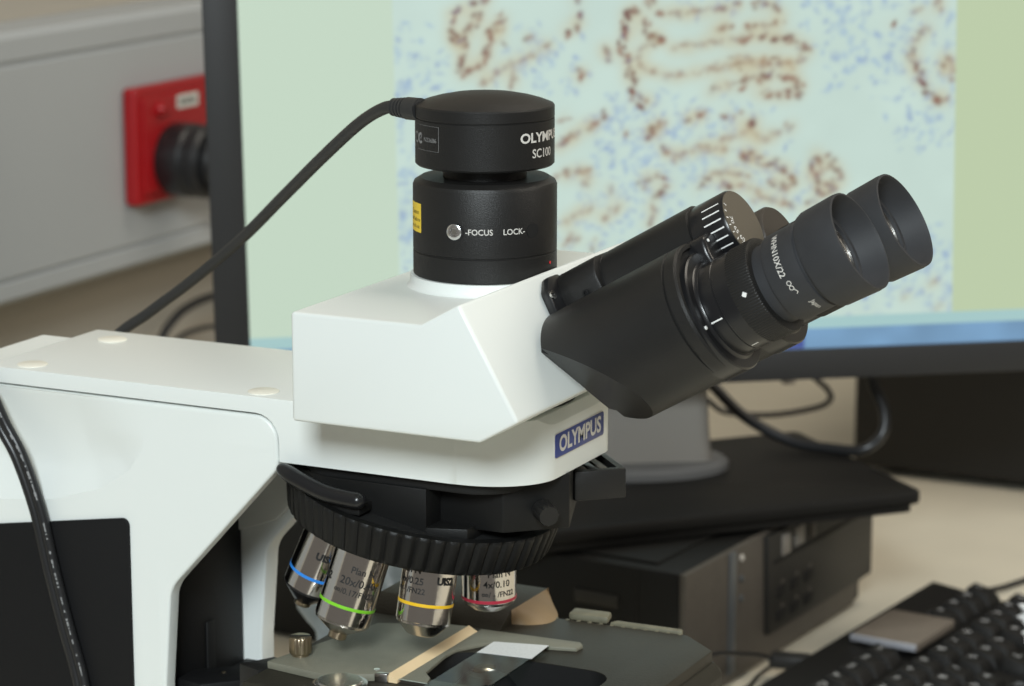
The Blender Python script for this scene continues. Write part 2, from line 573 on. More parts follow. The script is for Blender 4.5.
# ------------------------------------------------------------------ monitor
MYAW, MROLL = math.radians(32.2), math.radians(1.0)
mu = V((math.cos(MYAW), math.sin(MYAW), 0))
mn = V((math.sin(MYAW), -math.cos(MYAW), 0))
u2 = mu * math.cos(MROLL) + V((0, 0, math.sin(MROLL)))
v2 = V((0, 0, math.cos(MROLL))) - mu * math.sin(MROLL)
mo = V((-0.1511, 0.5164, 0.1823))
mon = thing('computer_monitor', 'black-framed monitor showing a stained tissue section behind the microscope', 'monitor', (-0.178, 0.559, 0.0995))
SM = Matrix(((u2.x, v2.x, mn.x, mo.x - mon.location.x), (u2.y, v2.y, mn.y, mo.y - mon.location.y), (u2.z, v2.z, mn.z, mo.z - mon.location.z), (0, 0, 0, 1)))
SW0, SW1, SH = -0.2385, 0.242, 0.300
# bezel: four bars with a sloped inner lip, one mesh
bm = None
for (x0, x1, y0, y1) in ((SW0 - 0.0205, SW0, -0.0187, SH + 0.019), (SW1, SW1 + 0.0205, -0.0187, SH + 0.019), (SW0, SW1, -0.0187, 0), (SW0, SW1, SH, SH + 0.019)):
    bm = box(((x0 + x1) / 2, (y0 + y1) / 2, -0.008), (x1 - x0, y1 - y0, 0.020), bm, bev=0.0008)
bmesh.ops.transform(bm, matrix=SM, verts=bm.verts)
obj('bezel', bm, M['bezel'], mon)
bm = box(((SW0 + SW1) / 2, SH / 2, -0.027), (SW1 - SW0 + 0.030, SH + 0.030, 0.022), bev=0.008, seg=3)
box((0, SH / 2 - 0.02, -0.040), (0.20, 0.17, 0.018), bm, bev=0.006)
bmesh.ops.transform(bm, matrix=SM, verts=bm.verts)
obj('rear_shell', bm, M['bezel'], mon)

# the picture on the screen: light green margins, a stained section, a blue task bar
NX, NY = 482, 300
us = np.linspace(SW0, SW1, NX + 1)
vs = np.linspace(0, SH, NY + 1)
UU, VV = np.meshgrid(us, vs)
rng = np.random.default_rng(5)


def vnoise(cell, seed):
    r = np.random.default_rng(seed)
    gx, gy = int((SW1 - SW0) / cell) + 3, int(SH / cell) + 3
    g = r.random((gy, gx))
    fx, fy = (UU - SW0) / cell, VV / cell
    ix, iy = fx.astype(int), fy.astype(int)
    tx, ty = fx - ix, fy - iy
    tx, ty = tx * tx * (3 - 2 * tx), ty * ty * (3 - 2 * ty)
    return (g[iy, ix] * (1 - tx) + g[iy, ix + 1] * tx) * (1 - ty) + (g[iy + 1, ix] * (1 - tx) + g[iy + 1, ix + 1] * tx) * ty


def s2l(c):
    c = np.array(c) / 255.0
    return np.where(c <= 0.04045, c / 12.92, ((c + 0.055) / 1.055) ** 2.4)


Lm, Im, Rm = s2l((195, 215, 195)), s2l((195, 217, 208)), s2l((187, 204, 168))
img = np.zeros((NY + 1, NX + 1, 3))
img[:] = Lm
XL0, XL1 = -0.1491, 0.1846
inimg = (UU > XL0) & (UU < XL1)
img[UU >= XL1] = Rm
tissue = np.tile(Im, (NY + 1, NX + 1, 1))
n1 = vnoise(0.030, 1) * 0.6 + vnoise(0.012, 2) * 0.4
tissue = tissue * (0.96 + 0.09 * n1[..., None])


def dot(x, y, rx, ry, ang, col, k):
    R = max(rx, ry) * 2.2
    j0, j1 = np.searchsorted(us, [x - R, x + R])
    i0, i1 = np.searchsorted(vs, [y - R, y + R])
    if j1 <= j0 or i1 <= i0:
        return
    dx, dy = UU[i0:i1, j0:j1] - x, VV[i0:i1, j0:j1] - y
    a = (dx * math.cos(ang) + dy * math.sin(ang)) / rx
    b = (-dx * math.sin(ang) + dy * math.cos(ang)) / ry
    m = np.exp(-0.9 * (a * a + b * b)) * k
    tissue[i0:i1, j0:j1] = tissue[i0:i1, j0:j1] * (1 - m[..., None]) + np.array(col) * m[..., None]


BR, BR2, TANC, BLU, BLU2, PUR = s2l((104, 54, 50)), s2l((136, 84, 66)), s2l((196, 186, 150)), s2l((126, 150, 196)), s2l((150, 178, 208)), s2l((112, 96, 122))
# scattered blue nuclei, denser in patches
dens = vnoise(0.045, 9)
for _ in range(6500):
    x, y = rng.uniform(XL0, XL1), rng.uniform(0.018, SH)
    if rng.random() > (dens[np.searchsorted(vs, y) - 1, np.searchsorted(us, x) - 1] - 0.30) * 1.8:
        continue
    dot(x, y, rng.uniform(0.0013, 0.0028), rng.uniform(0.0009, 0.0016), rng.uniform(0, PI), BLU if rng.random() < 0.35 else BLU2, rng.uniform(0.2, 0.65))
GLANDS = [(0.0016, 0.7, [(-0.0966, 0.2075), (-0.1017, 0.2035), (-0.1061, 0.1979), (-0.108, 0.1927), (-0.1127, 0.1911), (-0.115, 0.1957), (-0.1154, 0.2016), (-0.1135, 0.2079), (-0.1065, 0.2109), (-0.1015, 0.2128), (-0.0942, 0.2138), (-0.0934, 0.2196)]),
    (0.0018, 1, [(-0.108, 0.1927), (-0.1127, 0.1911), (-0.115, 0.1957)]),
    (0.0017, 0.55, [(-0.0856, 0.2048), (-0.0868, 0.1984), (-0.091, 0.1945), (-0.0957, 0.1952), (-0.091, 0.1992), (-0.0856, 0.2048)]),
    (0.0014, 0.8, [(-0.091, 0.1945), (-0.0948, 0.183), (-0.1022, 0.1764), (-0.1098, 0.1723), (-0.1104, 0.1753), (-0.1095, 0.1854), (-0.1064, 0.1891)]),
    (0.0012, 0.35, [(-0.0986, 0.1661), (-0.0873, 0.1739), (-0.0755, 0.1783), (-0.0665, 0.1839), (-0.0589, 0.1884)]),
    (0.001, 0.8, [(-0.0852, 0.1903), (-0.0847, 0.1885)]),
    (0.001, 0.7, [(-0.0723, 0.1911), (-0.0693, 0.1924)]),
    (0.0012, 0.6, [(-0.0803, 0.1726), (-0.0792, 0.1679), (-0.0799, 0.1632)]),
    (0.0016, 0.9, [(-0.0414, 0.217), (-0.0409, 0.2123)]),
    (0.0018, 0.9, [(-0.0398, 0.2047), (-0.0425, 0.1967), (-0.0488, 0.1939)]),
    (0.0016, 0.8, [(-0.039, 0.1743), (-0.0391, 0.1661)]),
    (0.0014, 0.8, [(-0.0531, 0.1417), (-0.0489, 0.144)]),
    (0.002, 1, [(-0.0128, 0.204), (-0.0094, 0.2076), (-0.0044, 0.2008), (-0.0006, 0.1949), (0.0031, 0.191), (0.0089, 0.189)]),
    (0.0022, 1, [(-0.0128, 0.204), (-0.0114, 0.1963), (-0.0134, 0.1902), (-0.0152, 0.1848), (-0.011, 0.1764), (-0.0104, 0.1699), (-0.0098, 0.1634), (-0.0092, 0.1578), (-0.006, 0.1544), (0.0017, 0.1519)]),
    (0.0018, 1, [(0.0025, 0.1901), (0.0097, 0.1876)]),
    (0.0018, 0.8, [(0.0073, 0.1401), (0.0027, 0.1353), (-0.0009, 0.1312)]),
    (0.0016, 0.8, [(0.0008, 0.2147), (0.0044, 0.2061), (0.0109, 0.2045)]),
    (0.0011, 0.35, [(0.0109, 0.2045), (0.0236, 0.2049), (0.0364, 0.2052), (0.0542, 0.2072)]),
    (0.0014, 0.8, [(0.0518, 0.2069), (0.056, 0.2074)]),
    (0.0013, 0.8, [(0.062, 0.2078), (0.0679, 0.2088)]),
    (0.0014, 0.6, [(0.0679, 0.2088), (0.0745, 0.2066), (0.0793, 0.1989)]),
    (0.0015, 0.9, [(0.0787, 0.2004), (0.0799, 0.1979)]),
    (0.0013, 0.45, [(0.0793, 0.1973), (0.0709, 0.196), (0.0608, 0.195)]),
    (0.0018, 0.9, [(0.0578, 0.1947), (0.0638, 0.1954)]),
    (0.0015, 0.7, [(0.0501, 0.1953), (0.0441, 0.1949)]),
    (0.0011, 0.3, [(0.0466, 0.195), (0.0351, 0.1933)]),
    (0.0011, 0.3, [(0.0131, 0.184), (0.0233, 0.1848), (0.0363, 0.1868), (0.0566, 0.188)]),
    (0.002, 0.8, [(0.0566, 0.1886), (0.0584, 0.185)]),
    (0.0013, 0.55, [(0.0566, 0.188), (0.0656, 0.1889), (0.0811, 0.1879)]),
    (0.0018, 0.9, [(0.0739, 0.1887), (0.0865, 0.1873), (0.0943, 0.1802)]),
    (0.0018, 0.55, [(0.0943, 0.1802), (0.0917, 0.1734), (0.0823, 0.1722)]),
    (0.0022, 1, [(0.0764, 0.178), (0.0746, 0.1751), (0.068, 0.1747)]),
    (0.0016, 0.6, [(0.068, 0.1747), (0.0549, 0.1763), (0.0494, 0.1771)]),
    (0.0014, 0.8, [(0.0506, 0.1716), (0.0584, 0.172)]),
    (0.0011, 0.3, [(0.0542, 0.1718), (0.0387, 0.1709), (0.025, 0.1683), (0.0107, 0.1681), (-0.0023, 0.1721), (-0.0059, 0.1774), (-0.0046, 0.1827), (0.0014, 0.1866)]),
    (0.0012, 0.35, [(0.0907, 0.1734), (0.0757, 0.1727), (0.0584, 0.172)]),
    (0.0018, 0.75, [(0.0542, 0.1621), (0.0578, 0.1641), (0.0698, 0.1652), (0.0823, 0.166)]),
    (0.0018, 0.9, [(0.0811, 0.1654), (0.0884, 0.1641), (0.0923, 0.158), (0.0878, 0.1546), (0.08, 0.1548), (0.0734, 0.1547)]),
    (0.0016, 0.5, [(0.0734, 0.1547), (0.065, 0.1565)]),
    (0.0018, 0.9, [(0.0566, 0.1579), (0.0596, 0.159)]),
    (0.0014, 0.5, [(0.0692, 0.1652), (0.0704, 0.161)]),
    (0.0011, 0.3, [(0.0542, 0.1621), (0.0428, 0.1607), (0.0357, 0.1573)]),
    (0.0016, 0.8, [(0.0291, 0.1433), (0.0339, 0.1449)]),
    (0.0012, 0.6, [(0.0218, 0.1411), (0.0248, 0.1423)]),
    (0.0016, 0.6, [(0.0459, 0.1422), (0.0549, 0.1426)]),
    (0.0016, 0.6, [(0.0584, 0.1329), (0.0596, 0.1364), (0.0644, 0.1392)]),
    (0.0013, 0.7, [(0.0836, 0.1369), (0.0855, 0.135)]),
    (0.0015, 0.8, [(-0.0257, 0.1486), (-0.0251, 0.1462), (-0.0264, 0.1433)]),
    (0.0013, 0.5, [(-0.0264, 0.1433), (-0.0383, 0.1377), (-0.0508, 0.1298), (-0.0574, 0.1259)]),
    (0.001, 0.5, [(-0.0259, 0.188), (-0.0247, 0.1827), (-0.0224, 0.1767)]),
    (0.0016, 0.5, [(0.174, 0.2107), (0.1736, 0.1995)]),
    (0.0014, 0.5, [(0.1664, 0.1914), (0.1613, 0.1852), (0.1575, 0.1778), (0.1588, 0.1715)]),
    (0.0018, 0.9, [(0.1588, 0.1715), (0.1629, 0.161), (0.1681, 0.1533), (0.1773, 0.1482), (0.1803, 0.1494)]),
    (0.0014, 0.45, [(0.1768, 0.1768), (0.1806, 0.1732), (0.1825, 0.1666), (0.182, 0.1588)]),
    (0.0012, 0.3, [(0.177, 0.1721), (0.1777, 0.1614)]),
    (0.0009, 1, [(0.1467, 0.1967), (0.1473, 0.1937)]),
    (0.0013, 0.3, [(0.1578, 0.2011), (0.1638, 0.2027)]),
    (0.0008, 1, [(-0.014, 0.1352), (-0.0134, 0.134)]),
    (0.0016, 0.9, [(0.0069, 0.125), (0.0122, 0.1218)]),
    (0.0016, 0.6, [(0.0122, 0.1218), (0.017, 0.1181)]),
    (0.0013, 0.6, [(0.0079, 0.141), (0.0027, 0.1347), (-0.0009, 0.1312)]),
    (0.001, 0.3, [(0.017, 0.1205), (0.0325, 0.1236), (0.0482, 0.1222)]),
    (0.0014, 0.6, [(0.0548, 0.1205), (0.0639, 0.1178), (0.0698, 0.1143)]),
    (0.0012, 0.5, [(0.0308, 0.1269), (0.0374, 0.1261)]),
    (0.002, 0.8, [(0.0301, 0.1015), (0.0337, 0.1049), (0.0385, 0.1084)]),
    (0.0012, 0.4, [(0.0385, 0.1084), (0.0481, 0.1093), (0.062, 0.1058)]),
    (0.0013, 0.6, [(0.044, 0.1016), (0.059, 0.1002)]),
    (0.0012, 0.3, [(0.059, 0.0999), (0.0698, 0.0947)]),
    (0.0012, 0.6, [(0.0608, 0.0909), (0.0626, 0.0889)]),
    (0.0015, 0.6, [(0.0248, 0.1423), (0.0327, 0.1439)]),
    (0.0012, 0.3, [(0.0428, 0.1286), (0.0596, 0.1323), (0.0668, 0.1291)]),
    (0.0016, 0.65, [(-0.0553, 0.1086), (-0.0523, 0.109), (-0.0421, 0.1135), (-0.0356, 0.1114)]),
    (0.0015, 0.3, [(-0.0356, 0.1114), (-0.0382, 0.1032)]),
    (0.0015, 0.6, [(-0.0053, 0.1051), (-0.0011, 0.1079), (0.0062, 0.1083)]),
    (0.0018, 0.85, [(0.0074, 0.1053), (0.0097, 0.1024), (0.0037, 0.0975)]),
    (0.0018, 0.6, [(0.0018, 0.0923), (0.0036, 0.0867), (0.0017, 0.0796)]),
    (0.001, 0.4, [(-0.0226, 0.1033), (-0.0232, 0.0973)]),
    (0.0016, 0.6, [(-0.0432, 0.074), (-0.0474, 0.0711), (-0.0522, 0.0689)]),
    (0.0014, 0.5, [(-0.0313, 0.0712), (-0.0331, 0.0658)]),
    (0.0011, 0.3, [(-0.0294, 0.0801), (-0.0227, 0.0877), (-0.0161, 0.0929)]),
    (0.0011, 0.25, [(-0.0533, 0.0809), (-0.0413, 0.0877), (-0.0305, 0.0915)]),
    (0.0016, 0.7, [(0.056, 0.1192), (0.0692, 0.1152), (0.0783, 0.1125), (0.0885, 0.1032)]),
    (0.0015, 0.6, [(0.0898, 0.1018), (0.0837, 0.0988), (0.0747, 0.1012), (0.0717, 0.1049)]),
    (0.001, 0.5, [(0.0777, 0.1083), (0.0795, 0.1064)]),
    (0.0018, 0.8, [(0.097, 0.1134), (0.1015, 0.1165), (0.1103, 0.1123), (0.115, 0.1049), (0.1117, 0.0985), (0.1019, 0.1002), (0.097, 0.1082), (0.097, 0.1137)]),
    (0.0018, 0.8, [(0.1116, 0.0976), (0.1043, 0.0942), (0.0995, 0.0937)]),
    (0.0016, 0.5, [(0.0983, 0.0932), (0.0954, 0.0866)]),
    (0.001, 0.4, [(0.1037, 0.1104), (0.1055, 0.1074)]),
    (0.0015, 0.7, [(0.0843, 0.1369), (0.0854, 0.1332)]),
    (0.0015, 0.6, [(0.0602, 0.1323), (0.0596, 0.1364), (0.0638, 0.1387)]),
    (0.0012, 0.3, [(0.062, 0.1291), (0.0716, 0.1277), (0.0788, 0.1334)]),
    (0.0013, 0.6, [(0.079, 0.0902), (0.0862, 0.0869)]),
    (0.0011, 0.35, [(0.0669, 0.0942), (0.0802, 0.0895)]),
    (0.0011, 0.3, [(0.1709, 0.0363), (0.1758, 0.0386)]),
    (0.001, 0.3, [(0.1538, 0.029), (0.1575, 0.0314)]),
    (0.0009, 0.25, [(0.1748, 0.0221), (0.1785, 0.025)])]
for (wd, strength, pts) in GLANDS:
    for (a, b) in zip(pts, pts[1:]):
        a, b = np.array(a), np.array(b)
        ln_ = np.linalg.norm(b - a)
        for k in range(max(1, int(ln_ / 0.0016))):
            p = a + (b - a) * rng.random() + rng.normal(0, wd * 0.8, 2)
            dot(p[0], p[1], 0.0052, 0.0042, rng.uniform(0, PI), TANC, 0.13)
    for (a, b) in zip(pts, pts[1:]):
        a, b = np.array(a), np.array(b)
        ln_ = np.linalg.norm(b - a)
        ang = math.atan2(b[1] - a[1], b[0] - a[0])
        for k in range(max(1, int(ln_ / 0.0015))):
            p = a + (b - a) * rng.random() + rng.normal(0, wd * 0.85, 2)
            c = BR if rng.random() < 0.45 * strength + 0.1 else (BR2 if rng.random() < 0.8 else PUR)
            dot(p[0], p[1], rng.uniform(0.0012, 0.0024), rng.uniform(0.0009, 0.0017), ang + rng.normal(0, 0.5), c, (0.5 + 0.5 * rng.random()) * strength)
img[inimg] = tissue[inimg]
bar2 = VV < 0.0195
img[bar2] = s2l((163, 200, 200))
bar = VV < 0.0130
tb = np.tile(s2l((112, 152, 188)), (NY + 1, NX + 1, 1)) * (0.85 + 0.3 * vnoise(0.014, 4)[..., None])
img[bar] = tb[bar]
img[(VV < 0.0130) & (UU > 0.083) & (UU < 0.094)] = s2l((60, 78, 150))
img[VV < 0.0008] = s2l((90, 120, 150))

me = bpy.data.meshes.new('screen')
verts = np.stack([UU, VV, np.full_like(UU, 0.0003)], -1).reshape(-1, 3)
R3 = np.array(SM.to_3x3())
T3 = np.array(SM.translation)
verts = verts @ R3.T + T3
idx = np.arange((NX + 1) * (NY + 1)).reshape(NY + 1, NX + 1)
quads = np.stack([idx[:-1, :-1], idx[:-1, 1:], idx[1:, 1:], idx[1:, :-1]], -1).reshape(-1, 4)
me.from_pydata(verts.tolist(), [], quads.tolist())
ca = me.color_attributes.new('picture', 'FLOAT_COLOR', 'POINT')
rgba = np.ones(((NX + 1) * (NY + 1), 4), dtype=np.float32)
rgba[:, :3] = img.reshape(-1, 3)
ca.data.foreach_set('color', rgba.ravel())
sm = bpy.data.materials.new('lit_screen')
sm.use_nodes = True
nt = sm.node_tree
b = nt.nodes['Principled BSDF']
b.inputs['Base Color'].default_value = (0.01, 0.01, 0.01, 1)
b.inputs['Roughness'].default_value = 0.5
vc = nt.nodes.new('ShaderNodeVertexColor')
vc.layer_name = 'picture'
nt.links.new(vc.outputs['Color'], b.inputs['Emission Color'])
b.inputs['Emission Strength'].default_value = 0.95
me.materials.append(sm)
o = bpy.data.objects.new('screen', me)
COL.objects.link(o)
o.parent = mon
o['label'] = 'lit screen with brown and blue stained tissue'

# neck, collar and base of the stand
na = MYAW
NM = Matrix.Rotation(na, 4, 'Z')
bm = bmesh.new()
sec = [(0.0, 0.0465, 0.016), (0.02, 0.0445, 0.015), (0.06, 0.0425, 0.014), (0.16, 0.040, 0.013)]
rings = []
for (z, wx, wy) in sec:
    rings.append([bm.verts.new((p[0], p[1], z + 0.004)) for p in rrect(0, 0, 2 * wx, 2 * wy, 0.009, 4)])
for A, B in zip(rings, rings[1:]):
    for k in range(len(A)):
        bm.faces.new((A[k], A[(k + 1) % len(A)], B[(k + 1) % len(A)], B[k]))
bm.faces.new(rings[0])
bm.faces.new(rings[-1])
bmesh.ops.transform(bm, matrix=NM, verts=bm.verts)
obj('neck', bm, M['neck'], mon, label='silver grey neck')
bm = lathe([(0.058, 0), (0.058, 0.004), (0.054, 0.007), (0, 0.007)], Matrix.Rotation(na, 4, 'Z') @ Matrix.Scale(0.62, 4, (0, 1, 0)), 48)
obj('collar', bm, M['foot'], mon)
# base plate, turned further than the screen
ba = math.radians(48.0)
BM = Matrix.Translation(V((-0.0617 - 0.666 * 0.14, 0.6406 - 0.746 * 0.14, 0)) - V((mon.location.x, mon.location.y, 0))) @ Matrix.Rotation(ba, 4, 'Z')
bm = prism(rrect(0, 0, 0.28, 0.165, 0.006), -0.0085, 0.0, 'z', bev=0.002)
prism(rrect(0, 0, 0.270, 0.158, 0.004), -0.0135, -0.0080, 'z', bm)
bmesh.ops.transform(bm, matrix=BM, verts=bm.verts)
obj('base_plate', bm, M['base'], mon)

# monitor cables
tag(obj('monitor_cable', tube([(-0.178, 0.66, 0.165), (-0.1754, 0.6546, 0.143), (-0.1619, 0.6477, 0.1338), (-0.1391, 0.6433, 0.118), (-0.108, 0.6433, 0.1055), (-0.0809, 0.6436, 0.1035), (-0.0596, 0.6436, 0.105), (-0.0496, 0.6519, 0.1146), (-0.0502, 0.656, 0.1292), (-0.0588, 0.6562, 0.1477), (-0.064, 0.657, 0.172)], 0.0036), M['cable']),
    'thick black cable looping down over the monitor base plate', 'cable')
t = thing('video_cable', 'thin dark cable looping behind the thick one under the monitor', 'cable', (-0.18, 0.81, 0))
bm = tube([(-0.046, 0.0, 0.004), (-0.06, -0.02, 0.05), (-0.049, -0.0236, 0.0897), (-0.0327, -0.0174, 0.0815), (-0.0042, -0.0039, 0.0794), (0.0237, 0.011, 0.0842), (0.0326, 0.0167, 0.0897), (0.0307, 0.0174, 0.0966), (0.0218, 0.0149, 0.1048), (0.0, 0.0, 0.13)], 0.0021)
obj('cord', bm, M['cable'], t)
obj('connector', lathe([(0.005, 0), (0.005, 0.02), (0.003, 0.024), (0.0, 0.024)], frame((0.006, 0.004, 0.102), (0, 0, 1)), 16), M['neck'], t, label='pale grey connector')

# ------------------------------------------------------------------ keyboard
KD = V((-0.10447, -0.99453, 0))
KW = V((0.99453, -0.10447, 0))
kb = thing('keyboard', 'black computer keyboard lying on the desk beside the computer', 'keyboard', (-0.011, 0.661, 0))
KM = Matrix(((KD.x, KW.x, 0, 0), (KD.y, KW.y, 0, 0), (0, 0, 1, 0), (0, 0, 0, 1)))
bm = prism([(-0.004, 0.0), (0.155, 0.0), (0.155, 0.010), (0.05, 0.0155), (-0.004, 0.0215)], 0.004, 0.405, 'x', bev=0.002)
bmesh.ops.transform(bm, matrix=KM, verts=bm.verts)
obj('keyboard_body', bm, M['key'], kb)


def topz(wv):
    return 0.0215 - 0.0001 - (wv + 0.004) * (0.0115 / 0.159)


def keycap(k0, k1, w0, w1):
    t_ = bmesh.new()
    z0 = topz(w0) - 0.001
    lo = [t_.verts.new(KM @ V(p)) for p in ((k0, w0, z0), (k1, w0, z0), (k1, w1, topz(w1) - 0.001), (k0, w1, topz(w1) - 0.001))]
    e = 0.0028
    zt = 0.0085
    hi = [t_.verts.new(KM @ V(p)) for p in ((k0 + e, w0 + 0.0015, z0 + zt), (k1 - e, w0 + 0.0015, z0 + zt), (k1 - e, w1 - 0.0042, topz(w1) + zt - 0.0025), (k0 + e, w1 - 0.0042, topz(w1) + zt - 0.0025))]
    t_.faces.new(lo)
    t_.faces.new(hi)
    for i in range(4):
        t_.faces.new((lo[i], lo[(i + 1) % 4], hi[(i + 1) % 4], hi[i]))
    bmesh.ops.recalc_face_normals(t_, faces=t_.faces)
    bevel(t_, 0.0006, 2)
    return t_


rows = [0.0440, 0.0720, 0.0917, 0.1110, 0.1303]   # front edge of each row
glyphs = ['7', '8', '9', '+', 'Ins', 'Del', 'End', 'P', 'O', 'I', 'U', 'Z', '4', '5', '6', '0']
gi = 0
for r, wf in enumerate(rows):
    for c in range(20):
        k0 = (0.0065 + c * 0.0190) if c < 4 else (0.0890 + (c - 4) * 0.0190) if c < 7 else (0.1510 + (c - 7) * 0.0190)
        if r == 0 and 4 <= c < 7:
            continue
        if r == 3 and c in (4, 6):
            continue
        ko = obj('key', keycap(k0, k0 + 0.0183, wf - 0.0183, wf), M['key'], kb)
        if c < 14:
            zt = topz(wf - 0.009) + 0.0075
            g = glyphs[gi % 16]
            gi += 1
            sz = 0.0085 if len(g) < 2 else 0.0046
            p = KM @ V((k0 + 0.0085, wf - 0.012, zt))
            text(ko, g, sz, flat_map(p, -KD, -KW + V((0, 0, 0.05))), M['kprint'], name='legend')
# status block with indicator, grey plaque
o = obj('plaque', prism(rrect(0.1145, 0.0265, 0.056, 0.042, 0.002), topz(0.02) + 0.001, topz(0.02) + 0.0065, 'z', bev=0.0008), M['kpad'], kb, label='grey brown square plaque')
bmesh_tmp = o.data
for v in bmesh_tmp.vertices:
    v.co = KM @ v.co
o2 = obj('plaque_edge', box((0.1435, 0.0265, topz(0.02) + 0.0042), (0.0022, 0.042, 0.0040), bev=0.0004), M['kpads'], o)
for v in o2.data.vertices:
    v.co = KM @ v.co
o = obj('status_light', lathe([(0.0016, 0), (0.0016, 0.001), (0, 0.0013)], frame(KM @ V((0.0776, 0.0192, topz(0.0192))), (0, 0, 1)), 12), M['led'], kb)
for k in (0.052, 0.062):
    text(kb, 'A' if k < 0.06 else '1', 0.004, flat_map(KM @ V((k, 0.020, topz(0.02) + 0.0003)), -KD, -KW), M['kprint'])
obj('lead', tube([tuple(V(p) - kb.location) for p in ((-0.001, 0.668, 0.010), (0.0, 0.6848, 0.006), (0.0055, 0.7032, 0.0045), (0.0132, 0.722, 0.0035), (0.0261, 0.7587, 0.003), (0.06, 0.84, 0.003))], 0.0018), M['cable'], kb)

t = thing('usb_cable', 'thin black cable with plug running from computer to keyboard edge', 'cable', (-0.075, 0.512, 0))
off = V((-0.075, 0.512, 0))
bm = tube([tuple(V(p) - off) for p in ((-0.058, 0.330, 0.0520), (-0.058, 0.3703, 0.0480), (-0.058, 0.4016, 0.0421), (-0.058, 0.4287, 0.0342), (-0.058, 0.4655, 0.0225), (-0.0570, 0.4860, 0.0140))], 0.0014)
tube([tuple(V(p) - off) for p in ((-0.0713, 0.4400, 0.003), (-0.0637, 0.4614, 0.003), (-0.0652, 0.4825, 0.0035), (-0.0600, 0.4920, 0.008), (-0.0580, 0.4885, 0.0125))], 0.0012, bm=bm)
obj('cord', bm, M['cable'], t)
bm = box((0, 0, 0), (0.024, 0.013, 0.008), bev=0.002)
bmesh.ops.transform(bm, matrix=Matrix.Translation(V((-0.0475, 0.4890, 0.0135)) - off) @ Matrix.Rotation(math.radians(12), 4, 'Z'), verts=bm.verts)
obj('usb_plug', bm, M['cable_m'], t)

# crumpled tissue by the keyboard
bm = bmesh.new()
bmesh.ops.create_icosphere(bm, subdivisions=4, radius=0.026)
for v in bm.verts:
    n = v.co.normalized()
    k = 1 + 0.22 * math.sin(9 * n.x + 4 * n.z) * math.cos(8 * n.y - 3 * n.x) + 0.12 * math.sin(23 * n.z + 17 * n.x) + 0.08 * math.cos(31 * n.y + 20 * n.z)
    v.co = V((n.x * 0.030 * k, n.y * 0.030 * k, n.z * 0.020 * k))
zmin = min(v.co.z for v in bm.verts)
for v in bm.verts:
    v.co.z -= zmin
o = obj('tissue', bm, M['tissue'], sharp=25)
o.location = (0.1205, 0.5080, 0.0275)
tag(o, 'crumpled white tissue lying on the keyboard at the picture edge', 'tissue')

# plastic bag between the microscope and the computer
bm = bmesh.new()
bmesh.ops.create_icosphere(bm, subdivisions=5, radius=1)
for v in bm.verts:
    n = v.co.normalized()
    k = 1 + 0.10 * math.sin(7 * n.x + 5 * n.z + 1) + 0.09 * math.cos(11 * n.z - 5 * n.x) + 0.05 * math.sin(19 * n.x + 13 * n.z) + 0.03 * math.sin(37 * n.z)
    v.co = V((n.x * 0.036 * k, n.y * 0.018 * k, (n.z * k) * 0.078))
zmin = min(v.co.z for v in bm.verts)
for v in bm.verts:
    v.co.z -= zmin
o = obj('plastic_bag', bm, M['bag'], sharp=60)
o.location = (-0.193, 0.252, 0)
o.rotation_euler = (0, 0, math.radians(26))
tag(o, 'blue grey crumpled plastic bag standing behind the objectives', 'bag')


# ------------------------------------------------------------------ microscope
mic = thing('microscope', 'white laboratory microscope with black binocular eyepieces and four objectives', 'microscope', (0, 0, 0))
AW = 0.046   # half width of the arm

# arm: top cover and nose block, one casting
arcp = [(-0.0840 + 0.0112 * math.sin(a), 0.2632 + 0.0112 * math.cos(a)) for a in [math.radians(d) for d in range(0, 91, 15)]]
poly = [(-0.2188, 0.2811), (-0.2188, 0.2744)] + arcp + [(-0.0728, 0.2548), (0.0405, 0.2548), (0.0405, 0.2811)]
AF = 0.0383
bm = prism(poly, -AW, AF, 'y')
for sg, ccx, ccy, rx, ry in ((-1, 0.008, -0.0200, 0.0325, 0.0260), (1, 0.030, 0.0270, 0.0105, 0.0113)):   # rounded front corners
    for k in range(1, 24):
        a = PI / 2 * k / 24
        px, py = ccx + rx * math.cos(a), ccy + sg * ry * math.sin(a)
        n = V((math.cos(a) / rx, sg * math.sin(a) / ry, 0)).normalized()
        bmesh.ops.bisect_plane(bm, geom=bm.verts[:] + bm.edges[:] + bm.faces[:], plane_co=(px, py, 0), plane_no=n, clear_outer=True)
        bmesh.ops.holes_fill(bm, edges=[e for e in bm.edges if e.is_boundary])
g = bm.verts[:] + bm.edges[:] + bm.faces[:]
bmesh.ops.bisect_plane(bm, geom=g, plane_co=(0.0405, 0, 0.2775), plane_no=(0.75, 0, 0.66), clear_outer=True)
bmesh.ops.holes_fill(bm, edges=[e for e in bm.edges if e.is_boundary])
bmesh.ops.recalc_face_normals(bm, faces=bm.faces)
es = [e for e in bm.edges if len(e.link_faces) == 2 and e.calc_face_angle(0) > 0.35 and not (e.verts[0].co.x < -0.0725 and e.verts[0].co.z < 0.2750)]
bevel(bm, 0.0022, 3, edges=es)
bm = prism([(-0.2189, -AW), (-0.2189, 0.0175), (-0.2340, 0.0175), (-0.2340, -0.0170), (-0.262, -0.0170), (-0.262, -AW)], 0.2744, 0.2811, 'z', bm)
obj('arm', bm, M['white'], mic, sharp=40)
for x, y in ((-0.2016, -0.036), (-0.2001, 0.0225), (-0.0856, -0.0365)):
    obj('screw_cap', lathe([(0.0066, 0), (0.0066, 0.0004), (0.0062, 0.0006), (0, 0.0006)], frame((x, y, 0.2810), (0, 0, 1)), 32), M['cap'], mic)
